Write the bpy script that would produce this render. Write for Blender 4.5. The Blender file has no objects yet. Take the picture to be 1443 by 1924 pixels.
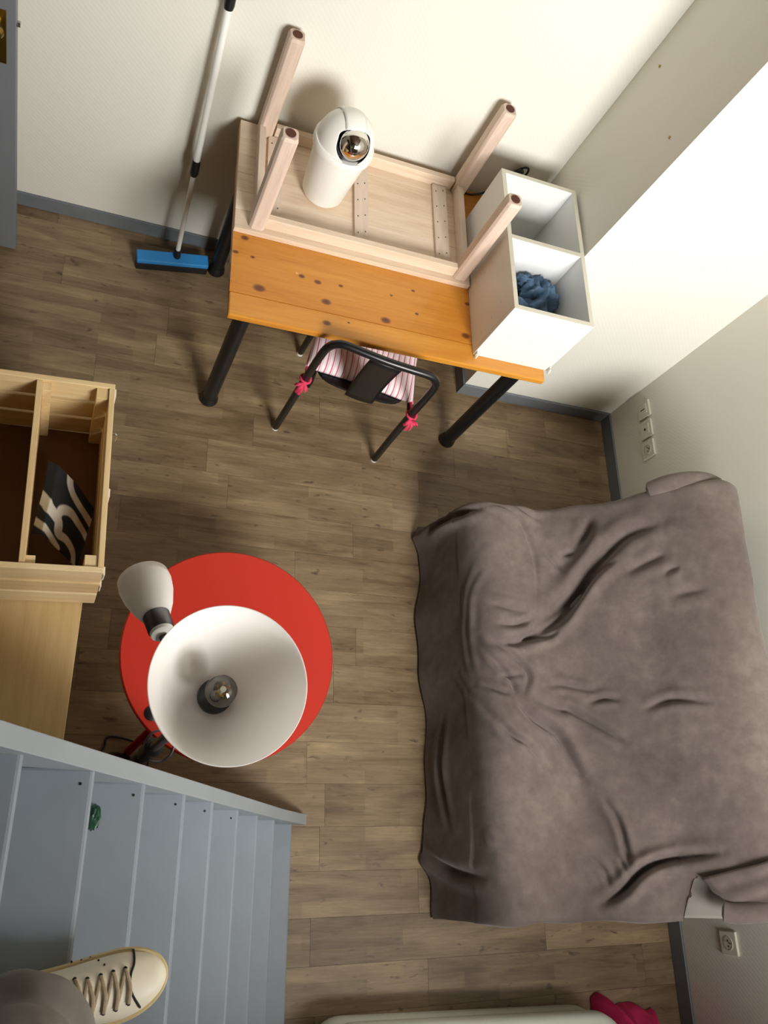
import bpy, bmesh, math, random
import numpy as np
from mathutils import Vector, Matrix, noise

C = bpy.context.scene
COL = C.collection
rnd = random.Random(7)

# ------------------------------------------------------------------ camera
CAM_R = Matrix(((0.9257317, -0.1271458, -0.3561667),
                (-0.0192429, 0.9247329, -0.3801300),
                (0.3776910, 0.3587521, 0.8536079)))
cd = bpy.data.cameras.new('camera')
cam = bpy.data.objects.new('camera', cd)
COL.objects.link(cam)
cam.matrix_world = Matrix.Translation((0, 0, 3.0)) @ CAM_R.to_4x4()
cd.sensor_fit = 'HORIZONTAL'
cd.sensor_width = 36.0
cd.lens = 1571.0 / 1443.0 * 36.0
cd.clip_start = 0.02
C.camera = cam

# ------------------------------------------------------------------ world, light, exposure
w = bpy.data.worlds.new('world')
C.world = w
w.use_nodes = True
wb = w.node_tree.nodes['Background']
wb.inputs[0].default_value = (0.85, 0.92, 1.0, 1)
wb.inputs[1].default_value = 1.0


def area(name, loc, target, sx, sy, power, col):
    l = bpy.data.lights.new(name, 'AREA')
    l.shape = 'RECTANGLE'
    l.size, l.size_y = sx, sy
    l.energy = power
    l.color = col
    o = bpy.data.objects.new(name, l)
    COL.objects.link(o)
    o.location = loc
    d = Vector(target) - Vector(loc)
    o.rotation_euler = d.to_track_quat('-Z', 'Y').to_euler()
    return o


wl = area('window_daylight', (1.74, -1.37, 2.60), (1.45, 1.8, 1.25), 1.15, 1.25, 134, (1.0, 0.985, 0.955))
wl.data.spread = math.radians(140)

C.view_settings.view_transform = 'Standard'
C.view_settings.look = 'None'
C.view_settings.gamma = 1.0
C.view_settings.use_curve_mapping = False
C.view_settings.exposure = 0.0
C.cycles.use_denoising = True
C.cycles.max_bounces = 8
C.cycles.diffuse_bounces = 5
C.cycles.sample_clamp_indirect = 6.0
C.cycles.caustics_reflective = False
C.cycles.caustics_refractive = False


# ------------------------------------------------------------------ materials
def lin(h):
    h = h.lstrip('#')
    r = []
    for i in (0, 2, 4):
        c = int(h[i:i + 2], 16) / 255
        r.append(c / 12.92 if c <= 0.04045 else ((c + 0.055) / 1.055) ** 2.4)
    return (r[0], r[1], r[2], 1)


def newmat(name):
    m = bpy.data.materials.new(name)
    m.use_nodes = True
    nt = m.node_tree
    return m, nt, nt.nodes['Principled BSDF']


def mix_rgb(nt, fac, a, b, mode='MIX'):
    n = nt.nodes.new('ShaderNodeMix')
    n.data_type = 'RGBA'
    n.blend_type = mode
    n.clamp_factor = True
    if isinstance(fac, (int, float)):
        n.inputs[0].default_value = fac
    else:
        nt.links.new(fac, n.inputs[0])
    for i, v in ((6, a), (7, b)):
        if isinstance(v, tuple):
            n.inputs[i].default_value = v
        else:
            nt.links.new(v, n.inputs[i])
    return n.outputs[2]


def math_node(nt, op, a, b=0.0, clamp=False):
    n = nt.nodes.new('ShaderNodeMath')
    n.operation = op
    n.use_clamp = clamp
    for i, v in ((0, a), (1, b)):
        if isinstance(v, (int, float)):
            n.inputs[i].default_value = v
        else:
            nt.links.new(v, n.inputs[i])
    return n.outputs[0]


def ramp(nt, fac, stops):
    n = nt.nodes.new('ShaderNodeValToRGB')
    e = n.color_ramp.elements
    while len(e) > len(stops):
        e.remove(e[-1])
    while len(e) < len(stops):
        e.new(0.5)
    for el, (p, c) in zip(e, stops):
        el.position = p
        el.color = c
    nt.links.new(fac, n.inputs[0])
    return n.outputs[0]


def position(nt, scale, jitter=0.0):
    """world position, stretched, shifted per object when jitter is given"""
    g = nt.nodes.new('ShaderNodeNewGeometry')
    src = g.outputs['Position']
    if jitter:
        oi = nt.nodes.new('ShaderNodeObjectInfo')
        k = nt.nodes.new('ShaderNodeVectorMath')
        k.operation = 'SCALE'
        k.inputs[0].default_value = (jitter, jitter * 2.3, jitter * 1.7)
        nt.links.new(oi.outputs['Random'], k.inputs['Scale'])
        a = nt.nodes.new('ShaderNodeVectorMath')
        a.operation = 'ADD'
        nt.links.new(src, a.inputs[0])
        nt.links.new(k.outputs[0], a.inputs[1])
        src = a.outputs[0]
    mp = nt.nodes.new('ShaderNodeVectorMath')
    mp.operation = 'MULTIPLY'
    mp.inputs[1].default_value = scale
    nt.links.new(src, mp.inputs[0])
    return mp.outputs[0]


def noise_tex(nt, vec, scale, detail=4, rough=0.55, dist=0.0):
    n = nt.nodes.new('ShaderNodeTexNoise')
    n.inputs['Scale'].default_value = scale
    n.inputs['Detail'].default_value = detail
    n.inputs['Roughness'].default_value = rough
    n.inputs['Distortion'].default_value = dist
    if vec is not None:
        nt.links.new(vec, n.inputs['Vector'])
    return n.outputs['Fac']


def bump(nt, b, height, strength, dist=0.002):
    n = nt.nodes.new('ShaderNodeBump')
    n.inputs['Strength'].default_value = strength
    n.inputs['Distance'].default_value = dist
    nt.links.new(height, n.inputs['Height'])
    nt.links.new(n.outputs[0], b.inputs['Normal'])


def plain(name, col, rough=0.5, metal=0.0, spec=0.5, var=0.06, coat=0.0, vscale=6.0):
    m, nt, b = newmat(name)
    c = lin(col)
    f = noise_tex(nt, position(nt, (1, 1, 1)), vscale, 4)
    d = tuple(x * (1 - var * 2) for x in c[:3]) + (1,)
    nt.links.new(mix_rgb(nt, f, d, tuple(min(1, x * (1 + var)) for x in c[:3]) + (1,)), b.inputs['Base Color'])
    b.inputs['Roughness'].default_value = rough
    b.inputs['Metallic'].default_value = metal
    b.inputs['Specular IOR Level'].default_value = spec
    b.inputs['Coat Weight'].default_value = coat
    return m


def wood(name, dark, mid, light, axis='x', rough=0.5, jitter=9.0, fine=1.0, spread=0.25, knots=None, knotcol='#3a1c10', coat=0.0):
    """grain stretched along one world axis, shade differing per piece"""
    m, nt, b = newmat(name)
    st = {'x': (0.35, 5, 5), 'y': (5, 0.35, 5), 'z': (5, 5, 0.35)}[axis]
    v = position(nt, st, jitter)
    n1 = noise_tex(nt, v, 3.0 * fine, 5, 0.6, 0.6)
    v2 = position(nt, tuple(s * 4 for s in st), jitter)
    n2 = noise_tex(nt, v2, 6.0 * fine, 3, 0.6)
    f = math_node(nt, 'ADD', math_node(nt, 'MULTIPLY', n1, 0.7), math_node(nt, 'MULTIPLY', n2, 0.3))
    oi = nt.nodes.new('ShaderNodeObjectInfo')
    f = math_node(nt, 'ADD', f, math_node(nt, 'MULTIPLY', math_node(nt, 'SUBTRACT', oi.outputs['Random'], 0.5), spread))
    col = ramp(nt, f, [(0.25, lin(dark)), (0.5, lin(mid)), (0.75, lin(light))])
    if knots:
        g = nt.nodes.new('ShaderNodeNewGeometry')
        wob = noise_tex(nt, None, 30, 2)
        for (kx, ky, r) in knots:
            s = nt.nodes.new('ShaderNodeVectorMath')
            s.operation = 'SUBTRACT'
            nt.links.new(g.outputs['Position'], s.inputs[0])
            s.inputs[1].default_value = (kx, ky, 0.73)
            t = nt.nodes.new('ShaderNodeVectorMath')
            t.operation = 'MULTIPLY'
            nt.links.new(s.outputs[0], t.inputs[0])
            t.inputs[1].default_value = (0.9 / r, 1.35 / r, 0)
            ln = nt.nodes.new('ShaderNodeVectorMath')
            ln.operation = 'LENGTH'
            nt.links.new(t.outputs[0], ln.inputs[0])
            fac = ramp(nt, ln.outputs['Value'], [(0.0, (1, 1, 1, 1)), (0.55, (0.85, 0.85, 0.85, 1)), (1.0, (0, 0, 0, 1))])
            col = mix_rgb(nt, fac, col, lin(knotcol))
    nt.links.new(col, b.inputs['Base Color'])
    b.inputs['Roughness'].default_value = rough
    b.inputs['Coat Weight'].default_value = coat
    bump(nt, b, n2, 0.12, 0.001)
    return m


def wallpaper(name, col):
    m, nt, b = newmat(name)
    c = lin(col)
    f = noise_tex(nt, position(nt, (1, 1, 1)), 1.5, 3)
    nt.links.new(mix_rgb(nt, f, tuple(x * 0.96 for x in c[:3]) + (1,), c), b.inputs['Base Color'])
    b.inputs['Roughness'].default_value = 0.75
    wv = nt.nodes.new('ShaderNodeTexWave')
    wv.bands_direction = 'DIAGONAL'
    wv.inputs['Scale'].default_value = 32
    wv.inputs['Distortion'].default_value = 1.2
    wv.inputs['Detail'].default_value = 1
    nt.links.new(position(nt, (1, 1, 1)), wv.inputs['Vector'])
    bump(nt, b, wv.outputs['Fac'], 0.10, 0.0015)
    return m


M = {}
M['wall'] = wallpaper('ribbed_wallpaper', '#e4e1d6')
M['ceiling'] = plain('bounce_dimming_brown', '#5c4a3a', 0.7, var=0.12)  # unseen ceiling and deck, coloured dark to cut bounced light
M['brown_wall'] = plain('bounce_dimming_wall_brown', '#574e43', 0.8)  # dark tone keeps these unseen walls from bouncing light into the room
M['dim_wall'] = plain('left_wall_bounce_tone', '#a0988b', 0.8)  # unseen left wall, tone picked for how much light it bounces
M['baseboard'] = plain('grey_blue_baseboard_paint', '#70757a', 0.45, vscale=14, var=0.1)
M['stair'] = plain('grey_stair_paint', '#989ea2', 0.42, var=0.07, vscale=5)
M['stair_tread'] = plain('grey_tread_paint', '#89929b', 0.5, var=0.09, vscale=7)
M['door'] = plain('grey_door_paint', '#75797d', 0.5)
M['brass'] = plain('worn_brass', '#a08a4a', 0.32, 1.0)
M['steel'] = plain('steel', '#c8c8c8', 0.25, 1.0)
M['dull_metal'] = plain('brushed_grey_metal', '#77757a', 0.38, 1.0)
M['chrome'] = plain('chrome', '#e8e4de', 0.04, 1.0, var=0.0)
M['white_plastic'] = plain('white_plastic', '#f1f0ea', 0.35, var=0.02)
M['ivory_plastic'] = plain('ivory_plastic', '#dcd8c8', 0.35, var=0.03)
M['white_laminate'] = plain('white_laminate', '#e0e0de', 0.4, var=0.02)
M['grey_edge'] = plain('beige_edge_band', '#cfcaba', 0.5)
M['opal'] = plain('opal_lamp_plastic', '#efeae4', 0.42, var=0.02)
def opal_mat():
    m, nt, b = newmat('opal_lamp_plastic')
    f = noise_tex(nt, position(nt, (1, 1, 1)), 4, 2)
    nt.links.new(mix_rgb(nt, f, lin('#fbf8f5'), lin('#fdfbf9')), b.inputs['Base Color'])
    b.inputs['Roughness'].default_value = 0.42
    tl = nt.nodes.new('ShaderNodeBsdfTranslucent')
    tl.inputs[0].default_value = lin('#fcf9f5')
    mx = nt.nodes.new('ShaderNodeMixShader')
    mx.inputs[0].default_value = 0.40
    nt.links.new(b.outputs[0], mx.inputs[1])
    nt.links.new(tl.outputs[0], mx.inputs[2])
    nt.links.new(mx.outputs[0], nt.nodes['Material Output'].inputs[0])
    return m


M['opal'] = opal_mat()
M['black_metal'] = plain('black_powder_coat', '#131315', 0.32, 0.0, 0.5)
M['black_plastic'] = plain('black_plastic', '#141416', 0.4)
M['red_paint'] = plain('red_lacquer', '#be2e20', 0.38, var=0.04, vscale=3)
M['dark_red'] = plain('red_lacquer_steel', '#a51a1e', 0.4)
M['blue_plastic'] = plain('blue_plastic', '#2f86c8', 0.4, var=0.06)
M['hardboard'] = plain('brown_hardboard', '#6d4b2c', 0.7, var=0.1)
M['felt'] = plain('brown_felt', '#5a3426', 0.95, var=0.15, vscale=60)
M['pink_tie'] = plain('pink_ribbon', '#d83a5c', 0.8)
M['pink_cloth'] = plain('pink_cloth', '#e0306c', 0.85, var=0.12, vscale=25)
M['white_sheet'] = plain('white_table_laminate', '#e3e8de', 0.4)
M['dark_hole'] = plain('dark_recess', '#1b1614', 0.8)
M['green'] = plain('dark_green_foil', '#1d4a35', 0.4, var=0.25, vscale=80)
M['screw'] = plain('dark_screw', '#3b3632', 0.45, 0.6)
M['trouser'] = plain('grey_brown_trouser', '#837b74', 0.9, var=0.12, vscale=30)
M['shoe_white'] = plain('worn_white_leather', '#e2d9c4', 0.5, var=0.08, vscale=30)
M['shoe_sole'] = plain('yellowed_rubber', '#cdb98a', 0.6, var=0.1, vscale=40)
M['lace'] = plain('dirty_laces', '#b5a489', 0.9, var=0.2, vscale=120)
M['gold'] = plain('filament', '#d8a24a', 0.3, 0.6)
M['pale_mattress'] = plain('pale_mattress_ticking', '#a09891', 0.85, var=0.06)

KN = [(0.456, 1.951, .016), (0.659, 1.848, .013), (0.717, 1.839, .015), (0.801, 1.846, .010), (0.513, 1.759, .024),
      (0.748, 1.765, .020), (0.969, 1.744, .021), (0.486, 1.879, .009), (0.751, 1.679, .017), (0.993, 1.857, .007),
      (1.286, 1.755, .020), (1.091, 1.802, .009), (0.427, 1.884, .012), (1.302, 1.90, .013), (1.08, 1.90, .009), (0.83, 1.70, .006)]
M['pine'] = wood('orange_varnished_pine', '#a8621a', '#c27d27', '#d39338', 'x', 0.38, 11, 1.2, 0.36, KN, '#5c260e', coat=0.25)
M['washed'] = wood('whitewashed_pine', '#c5aa90', '#dcc6ae', '#ead9c6', 'x', 0.6, 7, 1.6, 0.25)
M['washed_y'] = wood('whitewashed_pine_across', '#c2ab9a', '#d6c3b2', '#e2d2c4', 'y', 0.6, 7, 1.6, 0.15)
M['washed_leg'] = wood('whitewashed_pine_upright', '#b79f90', '#d3bcab', '#e3d2c4', 'z', 0.6, 7, 1.6, 0.15)
M['spruce'] = wood('raw_spruce', '#c2a070', '#dcbf8d', '#ead3a8', 'x', 0.6, 8, 1.5, 0.25)
M['spruce_y'] = wood('raw_spruce_across', '#c2a070', '#dcbf8d', '#ead3a8', 'y', 0.6, 8, 1.5, 0.25)
M['beech'] = wood('pale_beech_board', '#b99a6a', '#c9ab78', '#d3b888', 'y', 0.5, 3, 2.5, 0.05)


PW_ = 0.145


def floor_mat():
    m, nt, b = newmat('brown_grey_plank_vinyl')
    n1 = noise_tex(nt, position(nt, (1.3, 9, 1), 13), 2.0, 6, 0.62, 0.7)
    n2 = noise_tex(nt, position(nt, (4.0, 46, 1), 13), 3.0, 5, 0.7)
    n4 = noise_tex(nt, position(nt, (2.2, 5, 1), 21), 1.6, 2, 0.5)
    n3 = noise_tex(nt, position(nt, (7.0, 19, 1), 5), 2.5, 3, 0.5, 0.4)
    oi = nt.nodes.new('ShaderNodeObjectInfo')
    f = math_node(nt, 'ADD', math_node(nt, 'MULTIPLY', n1, 0.50), math_node(nt, 'MULTIPLY', n2, 0.28))
    f = math_node(nt, 'ADD', f, math_node(nt, 'MULTIPLY', n4, 0.25))
    f = math_node(nt, 'ADD', f, math_node(nt, 'MULTIPLY', math_node(nt, 'SUBTRACT', oi.outputs['Random'], 0.5), 0.10))
    bk = nt.nodes.new('ShaderNodeTexBrick')
    bk.offset = 0.37
    bk.inputs['Color1'].default_value = (0, 0, 0, 1)
    bk.inputs['Color2'].default_value = (1, 1, 1, 1)
    bk.inputs['Mortar Size'].default_value = 0.0
    bk.inputs['Scale'].default_value = 1.0
    bk.inputs['Brick Width'].default_value = 0.37
    bk.inputs['Row Height'].default_value = PW_ / 3
    sh_ = nt.nodes.new('ShaderNodeVectorMath')
    sh_.operation = 'ADD'
    nt.links.new(position(nt, (1, 1, 1)), sh_.inputs[0])
    sh_.inputs[1].default_value = (5.0, 10 * PW_ - 1.404, 0)
    nt.links.new(sh_.outputs[0], bk.inputs['Vector'])
    f = math_node(nt, 'ADD', f, math_node(nt, 'MULTIPLY', math_node(nt, 'SUBTRACT', bk.outputs['Color'], 0.5), 0.10))
    col = ramp(nt, f, [(0.30, lin('#54422e')), (0.45, lin('#776248')), (0.57, lin('#8c775b')), (0.74, lin('#ad966f'))])
    dk = ramp(nt, n3, [(0.64, (0, 0, 0, 1)), (0.76, (0.8, 0.8, 0.8, 1))])
    col = mix_rgb(nt, dk, col, lin('#43342a'))
    nt.links.new(col, b.inputs['Base Color'])
    b.inputs['Roughness'].default_value = 0.5
    bump(nt, b, n2, 0.15, 0.001)
    return m


M['floor'] = floor_mat()


def velvet_mat():
    m, nt, b = newmat('taupe_plush_throw')
    n1 = noise_tex(nt, position(nt, (1, 1, 1)), 3.0, 4, 0.6)
    n2 = noise_tex(nt, position(nt, (1, 1, 1)), 22.0, 4, 0.65)
    f = math_node(nt, 'ADD', math_node(nt, 'MULTIPLY', n1, 0.6), math_node(nt, 'MULTIPLY', n2, 0.4))
    nt.links.new(ramp(nt, f, [(0.35, lin('#5c514c')), (0.52, lin('#6b605b')), (0.68, lin('#7c716b'))]), b.inputs['Base Color'])
    b.inputs['Roughness'].default_value = 0.9
    b.inputs['Specular IOR Level'].default_value = 0.15
    b.inputs['Sheen Weight'].default_value = 0.25
    b.inputs['Sheen Roughness'].default_value = 0.5
    b.inputs['Sheen Tint'].default_value = (0.85, 0.78, 0.75, 1)
    n3 = noise_tex(nt, position(nt, (1, 1, 1)), 260.0, 2)
    bump(nt, b, n3, 0.15, 0.001)
    return m


M['throw'] = velvet_mat()


def stripe_mat():
    m, nt, b = newmat('pink_striped_cotton')
    tc = nt.nodes.new('ShaderNodeTexCoord')
    sx = nt.nodes.new('ShaderNodeSeparateXYZ')
    nt.links.new(tc.outputs['Object'], sx.inputs[0])
    ph = math_node(nt, 'FRACT', math_node(nt, 'MULTIPLY', sx.outputs[0], 1 / 0.0225))
    broad = ramp(nt, ph, [(0.0, lin('#f0e6e6')), (0.36, lin('#f0e6e6')), (0.42, lin('#dfa3ae')), (0.50, lin('#c9607a')), (0.60, lin('#c9607a')),
                          (0.66, lin('#efe2e2')), (0.76, lin('#efe2e2')), (0.84, lin('#dba8b2')), (0.94, lin('#f0e6e6'))])
    nt.links.new(broad, b.inputs['Base Color'])
    b.inputs['Roughness'].default_value = 0.9
    return m


M['stripe'] = stripe_mat()


def denim_mat():
    m, nt, b = newmat('blue_denim')
    n = noise_tex(nt, position(nt, (1, 1, 1)), 18, 5)
    nt.links.new(ramp(nt, n, [(0.3, lin('#40566e')), (0.5, lin('#5b7896')), (0.7, lin('#7490b4'))]), b.inputs['Base Color'])
    b.inputs['Roughness'].default_value = 0.9
    return m


M['denim'] = denim_mat()


def attr_mat():
    m, nt, b = newmat('black_cotton_with_cream_curves')
    a = nt.nodes.new('ShaderNodeAttribute')
    a.attribute_name = 'print'
    f = noise_tex(nt, position(nt, (1, 1, 1)), 60, 2)
    c = mix_rgb(nt, a.outputs['Fac'], lin('#151516'), lin('#cfc8b8'))
    nt.links.new(mix_rgb(nt, math_node(nt, 'MULTIPLY', f, 0.15), c, lin('#2a2826')), b.inputs['Base Color'])
    b.inputs['Roughness'].default_value = 0.9
    return m


M['print'] = attr_mat()


def glass_mat(name, tint, refl):
    m, nt, b = newmat(name)
    tr = nt.nodes.new('ShaderNodeBsdfTransparent')
    tr.inputs[0].default_value = tint
    gl = nt.nodes.new('ShaderNodeBsdfGlossy')
    gl.inputs['Roughness'].default_value = 0.02
    fr = nt.nodes.new('ShaderNodeFresnel')
    fr.inputs[0].default_value = refl
    mx = nt.nodes.new('ShaderNodeMixShader')
    nt.links.new(fr.outputs[0], mx.inputs[0])
    nt.links.new(tr.outputs[0], mx.inputs[1])
    nt.links.new(gl.outputs[0], mx.inputs[2])
    nt.links.new(mx.outputs[0], nt.nodes['Material Output'].inputs[0])
    return m


M['pane_glass'] = glass_mat('window_glass', (0.96, 0.98, 0.97, 1), 1.45)
M['glass'] = glass_mat('bulb_glass', (0.80, 0.79, 0.75, 1), 1.6)



# ------------------------------------------------------------------ mesh helpers
class MB:
    def __init__(s):
        s.v, s.f = [], []

    def add(s, v, f):
        o = len(s.v)
        s.v += [tuple(p) for p in v]
        s.f += [tuple(i + o for i in q) for q in f]
        return s

    def box(s, a, b):
        (x0, y0, z0), (x1, y1, z1) = a, b
        v = [(x0, y0, z0), (x1, y0, z0), (x1, y1, z0), (x0, y1, z0), (x0, y0, z1), (x1, y0, z1), (x1, y1, z1), (x0, y1, z1)]
        return s.add(v, [(3, 2, 1, 0), (4, 5, 6, 7), (0, 1, 5, 4), (1, 2, 6, 5), (2, 3, 7, 6), (3, 0, 4, 7)])

    def hexa(s, bot, top):
        return s.add(list(bot) + list(top), [(3, 2, 1, 0), (4, 5, 6, 7), (0, 1, 5, 4), (1, 2, 6, 5), (2, 3, 7, 6), (3, 0, 4, 7)])

    def prism(s, poly, axis, a, b, skew=None):
        """polygon (2D) extruded along an axis: 'y' -> poly is (x, z)"""
        n = len(poly)
        v = []
        for e in (a, b):
            for (p, q) in poly:
                if axis == 'y':
                    v.append((p, e + (skew(p, q) if skew else 0), q))
                elif axis == 'x':
                    v.append((e, p, q))
                else:
                    v.append((p, q, e))
        f = [tuple(range(n)), tuple(range(2 * n - 1, n - 1, -1))]
        f += [(i, i + n, (i + 1) % n + n, (i + 1) % n) for i in range(n)]
        return s.add(v, f)

    def rings(s, rings, cap0=True, cap1=True, closed=False):
        n = len(rings[0])
        v = [p for r in rings for p in r]
        f = []
        m = len(rings)
        for i in range(m if closed else m - 1):
            j = (i + 1) % m
            for k in range(n):
                l = (k + 1) % n
                f.append((i * n + k, i * n + l, j * n + l, j * n + k))
        if not closed:
            if cap0:
                f.append(tuple(range(n - 1, -1, -1)))
            if cap1:
                f.append(tuple((m - 1) * n + k for k in range(n)))
        return s.add(v, f)

    def tube(s, pts, r, n=12, closed=False, flat=1.0):
        pts = [Vector(p) for p in pts]
        m = len(pts)
        rr = r if isinstance(r, (list, tuple)) else [r] * m
        rings = []
        up = None
        for i, p in enumerate(pts):
            if closed:
                d = pts[(i + 1) % m] - pts[i - 1]
            else:
                d = pts[min(i + 1, m - 1)] - pts[max(i - 1, 0)]
            d.normalize()
            if up is None:
                up = Vector((0, 0, 1)) if abs(d.z) < 0.9 else Vector((1, 0, 0))
            side = d.cross(up)
            if side.length < 1e-5:
                side = d.orthogonal()
            side.normalize()
            up = side.cross(d).normalized()
            rings.append([p + side * math.cos(2 * math.pi * k / n) * rr[i] + up * math.sin(2 * math.pi * k / n) * rr[i] * flat for k in range(n)])
        return s.rings(rings, closed=closed)

    def cyl(s, a, b, r, r2=None, n=20):
        return s.tube([a, b], [r, r if r2 is None else r2], n)

    def lathe(s, prof, org=(0, 0, 0), axis=(0, 0, 1), n=40, cap0=False, cap1=False):
        ax = Vector(axis).normalized()
        q = Vector((0, 0, 1)).rotation_difference(ax)
        o = Vector(org)
        rings = []
        for (r, z) in prof:
            rings.append([o + q @ Vector((r * math.cos(2 * math.pi * k / n), r * math.sin(2 * math.pi * k / n), z)) for k in range(n)])
        return s.rings(rings, cap0, cap1)

    def grid(s, P):
        """P: array (n, m, 3)"""
        n, m = P.shape[:2]
        v = [tuple(map(float, p)) for p in P.reshape(-1, 3)]
        f = [(i * m + j, i * m + j + 1, (i + 1) * m + j + 1, (i + 1) * m + j) for i in range(n - 1) for j in range(m - 1)]
        return s.add(v, f)

    def ball(s, c, r, n=24, sc=(1, 1, 1)):
        k = n // 2
        prof = [(max(1e-4, r * math.sin(math.pi * i / k)), -r * math.cos(math.pi * i / k)) for i in range(k + 1)]
        o = len(s.v)
        s.lathe(prof, (0, 0, 0), n=n)
        s.v[o:] = [(c[0] + x * sc[0], c[1] + y * sc[1], c[2] + z * sc[2]) for (x, y, z) in s.v[o:]]
        return s


def smooth_path(pts, k=6):
    """Catmull-Rom"""
    P = [np.array(p, float) for p in pts]
    P = [2 * P[0] - P[1]] + P + [2 * P[-1] - P[-2]]
    out = []
    for i in range(1, len(P) - 2):
        for j in range(k):
            t = j / k
            out.append(0.5 * (2 * P[i] + (P[i + 1] - P[i - 1]) * t + (2 * P[i - 1] - 5 * P[i] + 4 * P[i + 1] - P[i + 2]) * t * t
                              + (3 * P[i] - P[i - 1] - 3 * P[i + 1] + P[i + 2]) * t ** 3))
    out.append(P[-2])
    return [tuple(map(float, p)) for p in out]


def thing(name, label, cat, loc=(0, 0, 0), rz=0.0, group=None):
    o = bpy.data.objects.new(name, None)
    o.empty_display_size = 0.05
    COL.objects.link(o)
    o.matrix_world = Matrix.Translation(loc) @ Matrix.Rotation(rz, 4, 'Z')
    o['label'] = label
    o['category'] = cat
    if group:
        o['group'] = group
    return o


def world_of(o):
    m = o.matrix_basis.copy()
    while o.parent:
        o = o.parent
        m = o.matrix_basis @ m
    return m


def obj(name, mb, mat, parent=None, local=False, smooth=False, bevel=0.0, seg=2, subsurf=0, label=None, solid=0.0, autos=True):
    """link one mesh object; geometry in world coordinates unless local"""
    me = bpy.data.meshes.new(name)
    me.from_pydata(mb.v, [], mb.f)
    if parent is not None and not local:
        me.transform(world_of(parent).inverted())
    bm = bmesh.new()
    bm.from_mesh(me)
    bmesh.ops.recalc_face_normals(bm, faces=bm.faces)
    bm.to_mesh(me)
    bm.free()
    me.materials.append(M[mat] if isinstance(mat, str) else mat)
    if smooth:
        me.polygons.foreach_set('use_smooth', [True] * len(me.polygons))
        if autos:
            try:
                me.set_sharp_from_angle(angle=math.radians(40))
            except Exception:
                pass
    o = bpy.data.objects.new(name, me)
    COL.objects.link(o)
    if parent is not None:
        o.parent = parent
    if bevel:
        b = o.modifiers.new('bevel', 'BEVEL')
        b.width = bevel
        b.segments = seg
        b.limit_method = 'ANGLE'
        b.angle_limit = math.radians(35)
    if solid:
        s = o.modifiers.new('solid', 'SOLIDIFY')
        s.thickness = solid
        s.offset = 0
    if subsurf:
        s = o.modifiers.new('sub', 'SUBSURF')
        s.levels = s.render_levels = subsurf
    if label:
        o['label'] = label
    return o


def tag(o, label, cat, group=None):
    o['label'] = label
    o['category'] = cat
    if group:
        o['group'] = group
    return o


def struct(name, mb, mat, label=None, **k):
    o = obj(name, mb, mat, **k)
    o['kind'] = 'structure'
    if label:
        o['label'] = label
    return o


def B(a, b):
    return MB().box(a, b)


# ------------------------------------------------------------------ room
XR, YB, XL, YF, ZC = 2.445, 2.475, -1.25, -1.40, 3.42
floor = struct('floor', B((XL, YF, -0.06), (XR, YB, -0.004)), 'dark_hole', 'wood-look plank floor in brown and grey')
PW, PL = 0.145, 0.917
row_shift = {0: 0.5, -1: 0.59, -2: 1.112, 2: 1.88, 1: 0.68, 5: -0.121, 4: 0.304, -8: 0.93, -11: 1.355}
k0 = int(math.floor((YF - 1.404) / PW))
for k in range(k0, 8):
    y0 = max(1.404 + PW * k, YF)
    y1 = min(1.404 + PW * (k + 1), YB)
    if y1 - y0 < 0.01:
        continue
    s = row_shift.get(k, rnd.uniform(0, PL))
    i = math.floor((XL - s) / PL)
    x = s + i * PL
    while x < XR:
        a, b_ = max(x, XL), min(x + PL, XR)
        x += PL
        if b_ - a < 0.02:
            continue
        obj('plank', B((a + 0.0004, y0 + 0.0004, -0.004), (b_ - 0.0004, y1 - 0.0004, 0.0)), 'floor', floor)

struct('wall_back', B((XL, YB, 0), (1.72, YB + 0.1, ZC)), 'wall', 'white ribbed wallpaper wall behind the desk')
wc = struct('wall_corner', B((1.64, 2.0, 0), (XR + 0.1, YB + 0.1, ZC)), 'wall', 'boxed-in corner pier beside the shelf unit')
for (y, z) in ((2.394, 1.515), (2.10, 1.497)):
    obj('wall_plug', MB().cyl((1.6405, y, z), (1.637, y, z), 0.0045, n=8), 'brass', wc)
struct('wall_right', B((XR, YF - 0.1, 0), (XR + 0.1, 2.05, ZC)), 'wall', 'white ribbed wallpaper wall behind the sofa')
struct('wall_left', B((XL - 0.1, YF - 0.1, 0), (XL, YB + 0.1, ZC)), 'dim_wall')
WX0, WX1, WZ0, WZ1 = 1.05, 2.35, 0.98, 2.12
WIN = [(1.95, 3.30)]
wf = MB()
wf.box((XL, YF - 0.1, 0), (WX0, YF, ZC))
wf.box((WX1, YF - 0.1, 0), (XR, YF, ZC))
wf.box((WX0, YF - 0.1, 0), (WX1, YF, WIN[0][0]))
wf.box((WX0, YF - 0.1, WIN[0][1]), (WX1, YF, ZC))
struct('wall_front', wf, 'brown_wall')
for i, (WZ0, WZ1) in enumerate(WIN):
    win = MB()
    for a, b_ in (((WX0, WZ0), (WX0 + 0.06, WZ1)), ((WX1 - 0.06, WZ0), (WX1, WZ1)), ((WX0, WZ0), (WX1, WZ0 + 0.06)), ((WX0, WZ1 - 0.06), (WX1, WZ1)), ((1.67, WZ0), (1.73, WZ1))):
        win.box((a[0], YF - 0.08, a[1]), (b_[0], YF - 0.03, b_[1]))
    wo = struct('window_%d' % (i + 1), win, 'white_plastic')
    obj('pane', B((WX0 + 0.06, YF - 0.058, WZ0 + 0.06), (1.67, YF - 0.052, WZ1 - 0.06)), 'pane_glass', wo)
    obj('pane', B((1.73, YF - 0.058, WZ0 + 0.06), (WX1 - 0.06, YF - 0.052, WZ1 - 0.06)), 'pane_glass', wo)
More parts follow.
